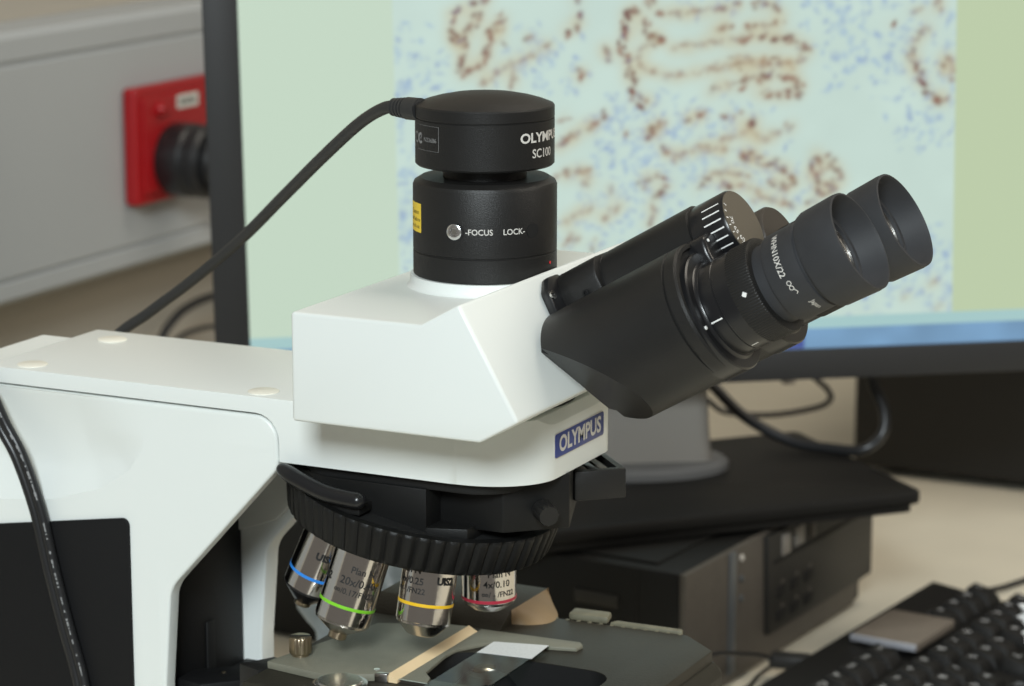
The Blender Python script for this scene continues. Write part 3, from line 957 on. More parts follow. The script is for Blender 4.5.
bm = prism([(-0.225, 0.2750), (-0.100, 0.2750), (-0.100, 0.2560), (-0.135, 0.236), (-0.225, 0.236)], -AW + 0.0195, 0.0240, 'y')
obj('arm_core', bm, M['deep'], mic)

# name badge on the front of the arm
TY = lambda y, z, x=0.0406: (x, y, z)
bm = prism(rrect(0.0012, 0.2683, 0.0465, 0.0098, 0.0012), 0.0405, 0.0410, 'x', bev=0.0002)
bd = obj('name_badge', bm, M['logo'], mic)
obj('badge_rim', prism(rrect(0.0012, 0.2683, 0.0473, 0.0106, 0.0015), 0.0403, 0.0407, 'x'), M['silv'], bd)
text(bd, 'OLYMPUS', 0.0092, flat_map((0.0411, 0.0012, 0.2683), (0, 1, 0), (0, 0, 1)), M['silv'], 0.030, sx=1.0)


# side shells: an upright plate with a diagonal front edge and a sculpted hollow on its face
def arcpts(c, r, a0, a1, n):
    return [(c[0] + r * math.cos(math.radians(a0 + (a1 - a0) * k / n)), c[1] + r * math.sin(math.radians(a0 + (a1 - a0) * k / n))) for k in range(n + 1)]


def fillet(P, Q, S, r, n=6):
    P, Q, S = V((*P, 0)), V((*Q, 0)), V((*S, 0))
    a, b = (P - Q).normalized(), (S - Q).normalized()
    t = a.angle(b)
    d = r / math.tan(t / 2)
    A, B = Q + a * d, Q + b * d
    c = Q + (a + b).normalized() * (r / math.sin(t / 2))
    out = []
    for k in range(n + 1):
        p = A.lerp(B, k / n)
        out.append(tuple((c + (p - c).normalized() * r)[:2]))
    return out


shell = [(-0.262, 0.006), (-0.262, 0.2733)] + arcpts((-0.0842, 0.2630), 0.0103, 90, 0, 9) + \
    fillet((-0.0734, 0.262), (-0.0736, 0.252), (-0.1174, 0.2042), 0.010) + fillet((-0.0736, 0.252), (-0.1268, 0.1940), (-0.1300, 0.1800), 0.016) + [(-0.1310, 0.150), (-0.1320, 0.006)]
hollow = [(-0.26, 0.2200), (-0.214, 0.2222), (-0.185, 0.2258), (-0.1617, 0.2330), (-0.147, 0.2425), (-0.1395, 0.2530), (-0.1372, 0.2655), (-0.1366, 0.2900)]


def hollow_depth(x, z):
    best = 1e9
    for a, b in zip(hollow, hollow[1:]):
        ax, az, bx, bz = a[0], a[1], b[0], b[1]
        L2 = (bx - ax) ** 2 + (bz - az) ** 2
        t = max(0, min(1, ((x - ax) * (bx - ax) + (z - az) * (bz - az)) / L2))
        best = min(best, math.hypot(x - ax - t * (bx - ax), z - az - t * (bz - az)))
    inside = False
    if x < -0.1366:
        for a, b in zip(hollow, hollow[1:]):
            if a[0] <= x <= b[0]:
                inside = z > a[1] + (b[1] - a[1]) * (x - a[0]) / (b[0] - a[0])
    if not inside:
        return 0.0
    q_ = min(1.0, max(0.0, (z - 0.246) / 0.012))
    side = min(1.0, max(0.0, (-0.1366 - x) / 0.035))
    return 0.0150 * (1 - math.exp(-best / 0.028)) * (1 - 0.97 * min(1.0, max(0.0, z - 0.240) / 0.034)) * (1 - q_ + q_ * side)


for sg in (-1, 1):
    if sg < 0:
        bm = prism(shell, -AW, -AW + 0.0080, 'y', bev=0.0014, seg=4)
    else:
        bm = prism([(max(-0.216, p[0] + 0.0035), p[1]) for p in shell], AF, AF - 0.0115, 'y', bev=0.0014, seg=4)
    if sg < 0:
        for k in range(1, 70):
            x = -0.262 + 0.0021 * k
            if x > -0.133:
                break
            bmesh.ops.bisect_plane(bm, geom=bm.verts[:] + bm.edges[:] + bm.faces[:], plane_co=(x, 0, 0), plane_no=(1, 0, 0))
        for k in range(0, 27):
            z = 0.2185 + 0.0021 * k
            bmesh.ops.bisect_plane(bm, geom=bm.verts[:] + bm.edges[:] + bm.faces[:], plane_co=(0, 0, z), plane_no=(0, 0, 1))
        for a, b in zip(hollow, hollow[1:]):
            bmesh.ops.bisect_plane(bm, geom=bm.verts[:] + bm.edges[:] + bm.faces[:], plane_co=(a[0], 0, a[1]), plane_no=(-(b[1] - a[1]), 0, b[0] - a[0]))
        for v in bm.verts:
            if v.co.y < -AW + 0.0004:
                v.co.y += hollow_depth(v.co.x, v.co.z)
    obj('frame_side', bm, M['white'], mic, sharp=16)
bm = prism([(-0.2622, 0.008), (-0.2622, 0.2036)] + fillet((-0.2622, 0.2036), (-0.1470, 0.2222), (-0.1466, 0.15), 0.0032) + [(-0.1468, 0.008)], -AW - 0.0012, -AW + 0.0005, 'y', bev=0.0004)
obj('side_panel', bm, M['panel'], mic, label='black side panel')
# dark stage column between the shells, with its guide slot
bm = prism([(-0.215, 0.006), (-0.1357, 0.006), (-0.1357, 0.232), (-0.150, 0.243), (-0.215, 0.243)], -0.0345, 0.0266, 'y', bev=0.003)
cl = obj('column', bm, M['panel'], mic)
obj('guide_slot', box((-0.1353, -0.0030, 0.152), (0.0010, 0.0065, 0.028), bev=0.0003), M['deep'], cl)
# curved inner wall of the far shell
bm = prism([(-0.137, 0.20), (-0.1165, 0.2075), (-0.093, 0.232), (-0.075, 0.2545), (-0.137, 0.2545)], 0.0225, 0.0267, 'y', bev=0.001)
obj('inner_wall', bm, M['white'], mic)
# base plate under the pillar
bm = prism(rrect(-0.06, 0, 0.36, 0.17, 0.03), 0.0005, 0.040, 'z', bev=0.006)
obj('base', bm, M['white'], mic)

# ---- observation tube head: body bent up 30 degrees, front face square to the tubes
TA = math.radians(30)
ta = V((math.cos(TA), 0, math.sin(TA)))
tn = V((-math.sin(TA), 0, math.cos(TA)))
EY = V((0.168, 0, 0.3625))            # mid point between the eyecup rims
hp = [(-0.0434, 0.2836), (-0.0434, 0.3273), (0.0139, 0.3273), (0.0302, 0.3366), (0.0569, 0.2912), (0.0386, 0.2836)]
hp[4] = (0.0302 + 0.0500 * 0.5, 0.3366 - 0.0500 * 0.866)
bm = prism(hp, -0.085, 0.085, 'y')
bevel(bm, 0.0015, 3)
th_ = obj('head_blank', bm, M['white'], None)
boolean(th_, obj('cutter', lathe([(0.0, 0.3318), (0.0304, 0.3318), (0.0304, 0.36), (0, 0.36)], Matrix.Translation((-0.0015, 0, 0)), 96), M['white']))
bm = bmesh.new()
bm.from_mesh(th_.data)
bpy.data.objects.remove(th_)
lathe([(0.0330, 0.3268), (0.0314, 0.3277), (0.0307, 0.3290), (0.0304, 0.3322), (0.0290, 0.3322), (0.0, 0.3322)], Matrix.Translation((-0.0015, 0, 0)), 64, bm)
obj('tube_head', bm, M['white'], mic, sharp=45)
obj('head_dovetail', lathe([(0.036, 0.2800), (0.036, 0.2845)], None, 48), M['black'], mic)

# ---- binocular tubes


def TF(y, nn_, s):
    """frame whose z runs along the tube towards the eyes; s is the distance back from the eyecup rim"""
    o = EY + V((0, y, 0)) + tn * nn_ - ta * s
    return Matrix(((0, tn.x, ta.x, o.x), (1, tn.y, ta.y, o.y), (0, tn.z, ta.z, o.z), (0, 0, 0, 1)))


def housing(sg):
    y0 = sg * 0.027
    F = TF(y0, 0.0027, 0.1288)
    R = 0.0268
    s = lambda q: 0.1288 - q
    bm = lathe([(0.022, -0.004), (0.022, 0.0), (R, 0.0), (R, s(0.0706)), (R - 0.0008, s(0.0702)), (R - 0.0008, s(0.0697)), (R, s(0.0693)), (R, s(0.0650)), (R - 0.0008, s(0.0640)),
                (R - 0.0022, s(0.0638)), (R - 0.0030, s(0.0652)), (0.0195, s(0.0652)), (0.0, s(0.0652))], F, 96)
    # lower outer quarter is cut away obliquely where it clears the head
    n = -ta - tn * 0.864 - V((0, 1, 0)) * (0.9 * (-sg))
    # plane: s = .1277 + .864(nn-.0168) + .9(yo+.0208), yo measured towards the middle
    p = EY + V((0, y0 + (-sg) * -0.0208, 0)) + tn * (0.0027 + 0.0168 - 0.0027) - ta * 0.1277
    bmesh.ops.bisect_plane(bm, geom=bm.verts[:] + bm.edges[:] + bm.faces[:], plane_co=p, plane_no=n, clear_outer=True)
    bmesh.ops.holes_fill(bm, edges=[e for e in bm.edges if e.is_boundary])
    return bm


bm = housing(-1)
hs = obj('tube_housing', bm, M['black'], mic, sharp=25)
bm = housing(1)
obj('tube_housing', bm, M['black'], mic, sharp=25)
# middle web joining the two prism housings
o4 = TF(0, 0, 0.133)
bm = box((0, 0.008, 0.028), (0.030, 0.030, 0.056), bev=0.003)
bmesh.ops.transform(bm, matrix=o4, verts=bm.verts)
obj('bridge', bm, M['black'], mic)
# hinge with interpupillary dial
F = TF(0, 0.0288, 0.1300)
s = lambda q: 0.1300 - q
bm = lathe([(0.0128, 0), (0.0135, 0.0012), (0.0135, s(0.1100)), (0.0128, s(0.1096)), (0.0128, s(0.1090)), (0.0135, s(0.1086)), (0.0137, s(0.0672)), (0.0128, s(0.0668)), (0.0128, s(0.0658)), (0.0, s(0.0658))], F, 64)
hg = obj('hinge', bm, M['black'], mic)
F = TF(0, 0.0270, 0.1300)
bm = lathe([(0.0142, s(0.0662)), (0.0145, s(0.0656)), (0.0145, s(0.0515)), (0.0140, s(0.0505)), (0.0, s(0.0505))], F, 64)
dl = obj('distance_dial', bm, M['black_s'], mic)
obj('dial_face', lathe([(0.0138, s(0.0506)), (0.0138, s(0.0502)), (0, s(0.0502))], F, 64), M['dial'], dl, label='bronze grey dial face')
# the camera sees the -y side: angle measured in the dial frame
CAMPOS = V((0.51230, -1.01938, 0.54603))


def view_angle(F):
    q = F.inverted() @ CAMPOS
    return math.atan2(q.y, q.x)


va = view_angle(F)
bm = None
bm2 = None
for k in range(7):
    a = va - math.radians(51) + k * math.radians(14.0)
    bm = arc_patch(F, 0.01453, a - 0.020, a + 0.020, s(0.0600), s(0.0520), 2, bm)
    r0, r1 = 0.0118, 0.0134
    t_ = bmesh.new()
    c_ = [t_.verts.new(F @ V((r * math.cos(a + d), r * math.sin(a + d), s(0.0501)))) for r, d in ((r0, -0.018), (r1, -0.018), (r1, 0.018), (r0, 0.018))]
    t_.faces.new(c_)
    bm = merge(bm, t_)
obj('scale_marks', bm, M['wht'], dl, fin=False)
bm = None
for k, g in enumerate(('70', '65', '60')):
    a = va - math.radians(20) + k * math.radians(25)
    fz = F @ V((0.0098 * math.cos(a), 0.0098 * math.sin(a), s(0.05005)))
    ux = (F.to_3x3() @ V((-math.sin(a), math.cos(a), 0)))
    uy = (F.to_3x3() @ V((-math.cos(a), -math.sin(a), 0)))
    bm = merge(bm, text_mesh(g, 0.0034, flat_map(fz, ux, uy), 0.0))
obj('dial_numbers', bm, M['wht'], dl, fin=False)
# bracket at the lower end of the hinge
bm = prism(rrect(0.0, 0.0290, 0.031, 0.0272, 0.0090), 0.0, 0.0220, 'z', bev=0.0012, seg=2)
bmesh.ops.transform(bm, matrix=TF(0, 0, 0.1318), verts=bm.verts)
obj('hinge_base', bm, M['black'], mic)
bm = prism([(-0.0245, 0.0290), (-0.0235, 0.0385), (-0.0175, 0.0435), (-0.008, 0.0435), (-0.008, 0.0250), (-0.0230, 0.0255)], 0.0, 0.0042, 'z', bev=0.0012)
bmesh.ops.transform(bm, matrix=TF(0, 0, 0.1320), verts=bm.verts)
hb = obj('hinge_bracket', bm, M['black_s'], mic)
sm4 = TF(-0.0215, 0.0362, 0.1280)
obj('bracket_screw', lathe([(0.0019, -0.0005), (0.0019, 0.0006), (0.0010, 0.0007), (0.0010, 0.0002), (0, 0.0002)], sm4, 20), M['steel'], hb)
obj('set_screw', lathe([(0.0014, 0), (0.0014, 0.0006), (0.0007, 0.0007), (0.0007, 0.0002), (0, 0.0002)], frame(EY + V((0, -0.0169, 0)) + tn * 0.0310 - ta * 0.1165, (0, -1, 0)), 16), M['panel'], hg)
# round cap standing beyond the dial, on the far housing
obj('prism_cap', lathe([(0.0150, s(0.0720)), (0.0150, s(0.0520)), (0.0142, s(0.0508)), (0, s(0.0508))], TF(0.0290, 0.0150, 0.1300), 48), M['dial_d'], mic)
# lug between dial and near tube
LUG = (-0.0190, 0.0215, 0.0625)
bm = prism([(-0.0055, -0.0110), (0.0060, -0.0080), (0.0075, 0.0040), (0.0040, 0.0085), (-0.0050, 0.0075), (-0.0070, 0.0010)], -0.005, 0.005, 'z', bev=0.0018, seg=3)
bmesh.ops.transform(bm, matrix=TF(LUG[0], LUG[1], LUG[2]), verts=bm.verts)
lg = obj('lug', bm, M['black_s'], mic)


def white_dot(o, n, r, parent):
    return obj('index_dot', lathe([(r, 0), (r * 0.9, 0.0004), (0, 0.0006)], frame(o, n), 14), M['wht'], parent)


def knurl(i, r, a):
    return r - (0.00035 if (int(a * 100 / PI + 1e-6) % 2) else 0.0) if i in (2, 3) else r


def eyepiece(sg):
    F = TF(-0.027 if sg < 0 else 0.0250, 0, 0.0720)
    s = lambda q: 0.0720 - q
    ep = obj('eyepiece_tube', lathe([(0.0246, s(0.0720)), (0.0246, s(0.0626)), (0.0240, s(0.0620)), (0.0205, s(0.0620)), (0.0200, s(0.0616)), (0.0196, s(0.0608)), (0.0191, s(0.0606)), (0.0191, s(0.0552)), (0.0188, s(0.0550)), (0.0188, s(0.0546)), (0.0191, s(0.0544)), (0.0191, s(0.0480)), (0.0, s(0.0480))], F, 96), M['black_s'], mic)
    segk = 400
    bm = lathe([(0.0178, s(0.0484)), (0.0193, s(0.0482)), (0.0195, s(0.0477)), (0.0195, s(0.0390)), (0.0191, s(0.0383)), (0.0166, s(0.0381)), (0.0, s(0.0381))], F, segk, mod=knurl)
    obj('diopter_ring', bm, M['black'], ep, sharp=60)
    bm = lathe([(0.0158, s(0.0384)), (0.0158, s(0.0338)), (0.0171, s(0.0332)), (0.0175, s(0.0320)), (0.0175, s(0.0192)), (0.0168, s(0.0187)), (0.0168, s(0.0176)), (0.0, s(0.0176))], F, 96)
    obj('eyepiece_barrel', bm, M['rubber'], ep)
    bm = lathe([(0.0178, s(0.0174)), (0.0187, s(0.0170)), (0.0194, s(0.0152)), (0.0199, s(0.0020)), (0.0197, s(0.0)), (0.0189, s(-0.0002)), (0.0184, s(0.0010)), (0.0168, s(0.0095)), (0.0166, s(0.0098)), (0.0152, s(0.0102)), (0.0150, s(0.0112)), (0.0144, s(0.0114)), (0.0140, s(0.0172))], F, 96, close=False)
    obj('eyecup', bm, M['rubber'], ep, sharp=25)
    bm = lathe([(0.0146, s(0.0112)), (0.0136, s(0.0110)), (0.0134, s(0.0118)), (0.0126, s(0.0120)), (0.0124, s(0.0134))], F, 64, close=False)
    obj('lens_ring', bm, M['steel'], ep, sharp=20)
    bm = lathe([(0.0125, s(0.0134)), (0.0110, s(0.0124)), (0.007, s(0.0114)), (0.003, s(0.0109)), (0, s(0.0108))], F, 48)
    obj('eye_lens', bm, M['glass'], ep)
    return ep, F, s


epn, F, s_ = eyepiece(-1)
epf, F2, _ = eyepiece(1)
va = view_angle(F)
# print round the near eyepiece barrel, read from the left
d = lambda deg: va - math.radians(deg)


def ring_map(F, R, ang, h):
    # text runs round the barrel (downwards for the camera), its top points to the eyecup
    def f(x, y):
        a = ang + x / R
        return F @ V((R * math.cos(a), R * math.sin(a), h + y))
    return f


text(epn, 'WHN10X/22', 0.0035, ring_map(F, 0.01768, d(34), s_(0.0268)), M['silv'], 0.012)
bm = None
for dx in (-0.0009, 0.0009):
    t_ = bmesh.new()
    for kk in range(14):
        a0, a1 = 2 * PI * kk / 14, 2 * PI * (kk + 1) / 14
        mp = ring_map(F, 0.01768, d(-10), s_(0.0258))
        vs_ = [t_.verts.new(mp(dx * 1.1 + r * math.cos(a), r * math.sin(a))) for r, a in ((0.0007, a0), (0.0010, a0), (0.0010, a1), (0.0007, a1))]
        t_.faces.new(vs_)
    bm = merge(bm, t_)
t_ = bmesh.new()
mp = ring_map(F, 0.01768, d(-10), s_(0.0258))
for (x0, y0), (x1, y1) in (((0.0018, 0.0004), (0.0032, 0.0012)), ((0.0032, 0.0012), (0.0040, 0.0004))):
    t_.faces.new([t_.verts.new(mp(*q)) for q in ((x0, y0), (x1, y1), (x1, y1 + 0.0004), (x0, y0 + 0.0004))])
bm = merge(bm, t_)
obj('spectacles_sign', bm, M['silv'], epn, fin=False)
text(epn, 'Japan', 0.0028, ring_map(F, 0.01768, d(-50), s_(0.0225)), M['silv'], 0.008)
# white index marks on the tube
bm = arc_patch(F, 0.01918, d(-7) - 0.016, d(-7) + 0.016, s_(0.0618), s_(0.0556), 2)
arc_patch(F, 0.01918, d(-60) - 0.014, d(-60) + 0.014, s_(0.0542), s_(0.0512), 2, bm)
obj('index_mark', bm, M['wht'], epn, fin=False)
q = F @ V((0.0195 * math.cos(d(5)), 0.0195 * math.sin(d(5)), s_(0.0430)))
obj('index_diamond', box((0, 0, 0), (0.0017, 0.0017, 0.0006), M4=frame(q, (q - (EY + V((0, -0.027, 0)) - ta * 0.0430)), ta + V((0, 0, -0.7)))), M['wht'], epn)
q = EY + V((0, -0.0493, 0)) - tn * 0.0031 - ta * 0.0620
white_dot(q, ta, 0.0008, hs)
q = EY + V((0, LUG[0] - 0.0025, 0)) + tn * (LUG[1] + 0.0052) - ta * (LUG[2] - 0.0050)
white_dot(q, ta, 0.0007, lg)

# ---- nosepiece
AL = 0.202
nax = V((-math.sin(AL), 0, -math.cos(AL)))
nc = V((-0.0298, 0, 0.2375))
apex = V((0, 0, 0.3830))
NF = frame(nc, -nax, (1, 0, 0))
NR = 58


def flute(i, r, a):
    if i in (2, 3, 4, 5):
        ph = (a * NR / (2 * PI)) % 1.0
        g = math.exp(-((ph - 0.5) / 0.17) ** 2)
        return r - 0.0014 * g
    return r


bm = lathe([(0.054, 0.0004), (0.0580, 0.0004), (0.0586, -0.0004), (0.0586, -0.0014), (0.0562, -0.0135), (0.0556, -0.0148), (0.0545, -0.0153), (0.052, -0.0153)], NF, NR * 10, mod=flute, close=False)
obj('nosepiece_ring', bm, M['ring'], mic, sharp=50)
bm = lathe([(0.0, -0.0120), (0.030, -0.0128), (0.0530, -0.0140), (0.0545, -0.006), (0.0550, -0.0012), (0.0542, -0.0009), (0.0, -0.0009)], NF, 64)
obj('turret_disc', bm, M['deep'], mic)
# fixed carrier between arm and turret
bm = prism([(0.0214, -0.030), (0.0420, -0.0108), (0.0250, 0.034), (-0.075, 0.034), (-0.075, -0.024), (-0.012, -0.028), (-0.004, -0.030)], 0.2322, 0.2549, 'z', bev=0.0006)
obj('turret_carrier', bm, M['ring'], mic)
bm = prism([(-0.0072, -0.042), (-0.0072, -0.020), (-0.073, -0.020), (-0.073, -0.034), (-0.050, -0.042)], 0.2300, 0.2500, 'z', bev=0.0005)
prism([(0.009, -0.0370), (0.009, -0.010), (-0.0100, -0.010), (-0.0100, -0.0418), (-0.006, -0.0418)], 0.2280, 0.2340, 'z', bm, bev=0.0004)
obj('carrier_step', bm, M['ring'], mic)
obj('carrier_cap', prism(rrect(-0.022, -0.001, 0.100, 0.080, 0.02), 0.2495, 0.2549, 'z', bev=0.001), M['deep'], mic)
# knurled clamp knob
kn = frame((0.0335, -0.0195, 0.2415), (0.70, -0.70, -0.10))
obj('clamp_knob', lathe([(0.0022, -0.006), (0.0022, 0.001), (0.0042, 0.001), (0.0045, 0.002), (0.0045, 0.0085), (0.0040, 0.0095), (0, 0.0095)], kn, 96, mod=lambda i, r, a: r - (0.0003 if int(a * 12 / PI) % 2 and i in (3, 4) else 0)), M['black'], mic, sharp=60)
# thick curved hand grip lying on the rim
gp = [(-0.0705, -0.0488, 0.2530), (-0.0683, -0.0500, 0.2527), (-0.0609, -0.0514, 0.2500), (-0.0482, -0.0527, 0.2464), (-0.0365, -0.0531, 0.2451), (-0.0290, -0.0531, 0.2449)]
obj('cable_grip', tube(gp, lambda t: 0.0035 * min(1.0, 0.6 + t * 1.2) * (1.0 if t < 0.9 else max(0.25, math.sqrt(max(0.0, 1 - ((t - 0.9) / 0.1) ** 2)))), 16), M['black_s'], mic)
bm = prism([(-0.050, -0.0515), (-0.0320, -0.0525), (-0.0320, -0.040), (-0.060, -0.040), (-0.060, -0.0480)], 0.2385, 0.2425, 'z', bev=0.0004)
obj('grip_support', bm, M['black'], mic)
# slider holder poking out at the front corner
e1 = V((math.cos(math.radians(43)), math.sin(math.radians(43)), 0))
SB = Matrix(((e1.x, -e1.y, 0, 0.0363), (e1.y, e1.x, 0, 0.0065), (0, 0, 1, 0.2508), (0, 0, 0, 1)))
bm = prism([(0, 0), (0.0222, 0), (0.0222, 0.030), (0, 0.030)], -0.0125, 0, 'z', bev=0.0006)
o = obj('slider_holder', bm, M['black'], mic)
cut = obj('cutter', prism([(0.003, 0.003), (0.0192, 0.003), (0.0192, 0.027), (0.003, 0.027)], -0.003, 0.01, 'z'), M['deep'])
boolean(o, cut)
for v in o.data.vertices:
    v.co = SB @ v.co
for k, xx in enumerate((0.0062, 0.0105, 0.0150)):
    o2 = obj('slider', prism([(xx - 0.0016, 0.004), (xx + 0.0016, 0.004), (xx + 0.0016, 0.026), (xx - 0.0016, 0.026)], -0.0032, -0.0012, 'z', bev=0.0003), M['cable_g'] if k != 1 else M['black_s'], o)
    for v in o2.data.vertices:
        v.co = SB @ v.co


# ---- objectives
def objective(phi, R, s_end, s_cone, s_tip, r_tip, s_band, band, lines, uis_off, lab, nose=None, chrome_cone=True, wtilt=0.0):
    dv = rot_about((0, 0, -1), nax, math.radians(phi))
    F = frame(apex, dv, (0, 1, 0))
    prof = [(R * 0.8, 0.1560), (R, 0.1565), (R, s_end - 0.0004), (R - 0.0004, s_end)]
    bm = lathe([(0.0, 0.1560)] + prof + [(0, s_end)], F, 96)
    ob = obj('objective', bm, M['chrome'], mic, label=lab, sharp=30)
    bm = lathe([(R - 0.0003, s_end - 0.0001), (R - 0.0004, s_end + 0.0008), (r_tip + 0.0012, s_cone), (r_tip + 0.0004, s_cone + 0.0004), (0, s_cone + 0.0004)], F, 96)
    obj('nose_cone', bm, M['steel'] if chrome_cone else M['black_s'], ob)
    if s_tip > s_cone + 0.0006:
        bm = lathe([(r_tip, s_cone), (r_tip, s_tip - 0.0004), (r_tip - 0.0004, s_tip), (r_tip * 0.55, s_tip), (r_tip * 0.5, s_tip - 0.0005), (0, s_tip - 0.0006)], F, 48)
        obj('nose_tip', bm, M['brass'], ob)
    bulge = 0.0020 if phi == 0 else 0.0006
    rl = r_tip * 0.55
    obj('front_lens', lathe([(rl * math.cos(q_), s_tip - 0.0002 + bulge * math.sin(q_)) for q_ in [math.radians(x) for x in range(0, 90, 10)]] + [(0, s_tip - 0.0002 + bulge)], F, 32), M['glass'], ob)
    obj('colour_band', lathe([(R - 0.0002, s_band - 0.0008), (R + 0.00012, s_band - 0.0006), (R + 0.00012, s_band + 0.0006), (R - 0.0002, s_band + 0.0008)], F, 96, close=False), band, ob)
    va = view_angle(F)
    Rt = R + 0.00008

    def mp(ang, h):
        # x to the right as seen by the camera, y upwards (away from the tip)
        # camera looks at the barrel: right is decreasing or increasing angle depending on the frame
        right = F.to_3x3() @ V((-math.sin(va), math.cos(va), 0))
        sgn = 1 if right.dot(cr) > 0 else -1

        def f(x, y):
            a = va + sgn * (ang + x / Rt)
            return F @ V((Rt * math.cos(a), Rt * math.sin(a), h - y))
        return f
    bm = None
    for body, size, ang, h in lines:
        bm = merge(bm, text_mesh(body, size, mp(math.radians(ang), h), 0.014))
    bm = merge(bm, text_mesh('UIS2', 0.0042, mp(math.radians(uis_off), s_band - 0.0105), 0.055)) if uis_off is not None else bm
    obj('engraving', bm, M['dark_ink'], ob, fin=False)
    return ob


objective(0, 0.0114, 0.1890, 0.1928, 0.1930, 0.0060, 0.1878, M['b_red'],
          [('4x/0.10', 0.0040, 18, 0.1802), ('\u221e/ - /FN22', 0.0033, 22, 0.1845), ('Plan N', 0.0040, 24, 0.1758)], None, 'shortest objective with a red band')
objective(52, 0.0114, 0.1948, 0.2005, 0.2008, 0.0052, 0.1870, M['b_yel'],
          [('Plan N', 0.0040, -44, 0.1730), ('10x/0.25', 0.0040, -44, 0.1775), ('\u221e/ - /FN22', 0.0033, -42, 0.1815)], 38, 'objective with a yellow band')
objective(101, 0.0118, 0.2032, 0.2082, 0.2115, 0.0038, 0.1958, M['b_green'],
          [('Plan N', 0.0040, 14, 0.1798), ('20x/0.40', 0.0046, 10, 0.1848), ('\u221e/0.17/FN22', 0.0034, 8, 0.1893)], -72, 'long objective with a green band', nose=True)
objective(150, 0.0112, 0.2035, 0.2100, 0.2125, 0.0036, 0.1963, M['b_blue'],
          [('Plan N', 0.0040, 100, 0.1800)], 10, 'leaning objective with a blue band', chrome_cone=False)

# ---- stage
bm = prism([(-0.075, -0.075), (0.0818, -0.075), (0.0818, 0.047), (0.0640, 0.0620), (-0.060, 0.0565), (-0.075, 0.050)], 0.1385, 0.1690, 'z', bev=0.0008)
st = obj('stage', bm, M['stage'], mic)
cut = obj('cutter', prism(rrect(0.0205, -0.019, 0.075, 0.040, 0.012), 0.136, 0.18, 'z'), M['deep'])
boolean(st, cut)
cut = obj('cutter', box((0.082, 0.006, 0.150), (0.012, 0.026, 0.010), bev=0.001), M['deep'])
boolean(st, cut)
obj('slot_shade_floor', prism(rrect(0.0205, -0.019, 0.0744, 0.0394, 0.012), 0.1388, 0.1395, 'z'), M['deep'], st)  # black floor added to keep the slot dark
obj('stage_screw', lathe([(0.003, 0), (0.003, 0.004), (0.001, 0.005), (0, 0.005)], frame((0.0800, 0.002, 0.1492), (1, 0, 0), (0, 1, 0)), 16), M['screw'], st)
bm = prism([(-0.075, -0.078), (0.0872, -0.078), (0.0872, 0.0490), (0.0660, 0.0660), (-0.060, 0.0600), (-0.075, 0.053)], 0.1300, 0.1640, 'z')
bevel(bm, 0.0045, 1)
sb_ = obj('stage_body', bm, M['stage'], mic)
for nm, c in (('c', prism(rrect(0.0205, -0.019, 0.0752, 0.0402, 0.012), 0.12, 0.18, 'z')), ('c', box((0.0875, 0.006, 0.150), (0.016, 0.026, 0.010), bev=0.001))):
    boolean(sb_, obj('cutter', c, M['deep']))
obj('index_pin', box((0.0873, 0.0215, 0.1563), (0.0006, 0.0022, 0.0030)), M['cable_g'], st)
bm = None
for k in range(15):
    x = -0.012 + k * 0.0052
    bm = box((x, 0.0578 + (x + 0.012) * 0.0435, 0.16905), (0.0016, 0.0014, 0.0003), bm)
obj('scale_ticks', bm, M['plastic'], st)
bm = prism([(0.028, 0.0606), (0.0615, 0.0622), (0.0605, 0.0655), (0.03, 0.0645)], 0.1675, 0.1702, 'z', bev=0.0008)
obj('edge_rail', bm, M['plastic'], st)
bm = prism([(0.0085, 0.0600), (0.0270, 0.0612), (0.0250, 0.0700), (0.0075, 0.0690)], 0.1685, 0.1718, 'z', bev=0.0012)
obj('clear_clip', bm, M['plastic'], st, label='clear plastic clip at the rear stage edge')
# condenser lens below the slot
cd = obj('condenser', lathe([(0.014, 0.1400), (0.014, 0.1560), (0.0095, 0.1605), (0.0085, 0.1612), (0.0, 0.1612)], None, 48), M['black_s'], mic)
obj('condenser_lens', lathe([(0.0085, 0.1611), (0.0055, 0.1622), (0.0025, 0.1627), (0, 0.1628)], None, 40), M['lamp'], cd, label='condenser lens glowing at its centre')
bm = prism(rrect(0.0205, -0.019, 0.0746, 0.0396, 0.012), 0.1300, 0.1688, 'z')
bmesh.ops.delete(bm, geom=[f for f in bm.faces if abs(f.normal.z) > 0.9], context='FACES_ONLY')
obj('slot_shade_liner', bm, M['deep'], st)  # black lining added so the slot walls look unlit

# slide holder: left plate, thinner right frame with a bevel painted with warm reflected light between
bm = prism([(-0.0741, -0.0566), (-0.0430, -0.0613), (-0.0405, -0.0600), (-0.0255, -0.0512), (-0.0213, -0.0494), (-0.0205, 0.0225), (-0.0300, 0.0208), (-0.0582, 0.0092)], 0.1692, 0.1724, 'z', bev=0.0004)
hd = obj('holder_plate', bm, M['holder'], mic)
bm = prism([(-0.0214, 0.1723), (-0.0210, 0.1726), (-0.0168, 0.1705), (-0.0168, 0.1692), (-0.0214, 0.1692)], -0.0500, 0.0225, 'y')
obj('bevel_strip', bm, M['tan'], hd, label='bevelled strip with painted tan reflection')
bm = prism([(-0.0168, -0.0480), (-0.0045, -0.0475), (-0.0062, -0.0410), (-0.0112, -0.0356), (-0.0142, -0.0120), (-0.0138, -0.0030), (-0.0060, 0.0102), (-0.0041, 0.0125), (0.0164, 0.0161), (0.0311, 0.0200), (0.0318, 0.0250), (0.0289, 0.0283), (-0.0168, 0.0262)], 0.1690, 0.1706, 'z', bev=0.0003)
obj('slide_frame', bm, M['holder'], mic)
obj('holder_post', prism([(-0.0262, -0.0522), (-0.0206, -0.0512), (-0.0206, -0.0490), (-0.0250, -0.0490)], 0.1690, 0.1730, 'z', bev=0.0005), M['steel'], mic)
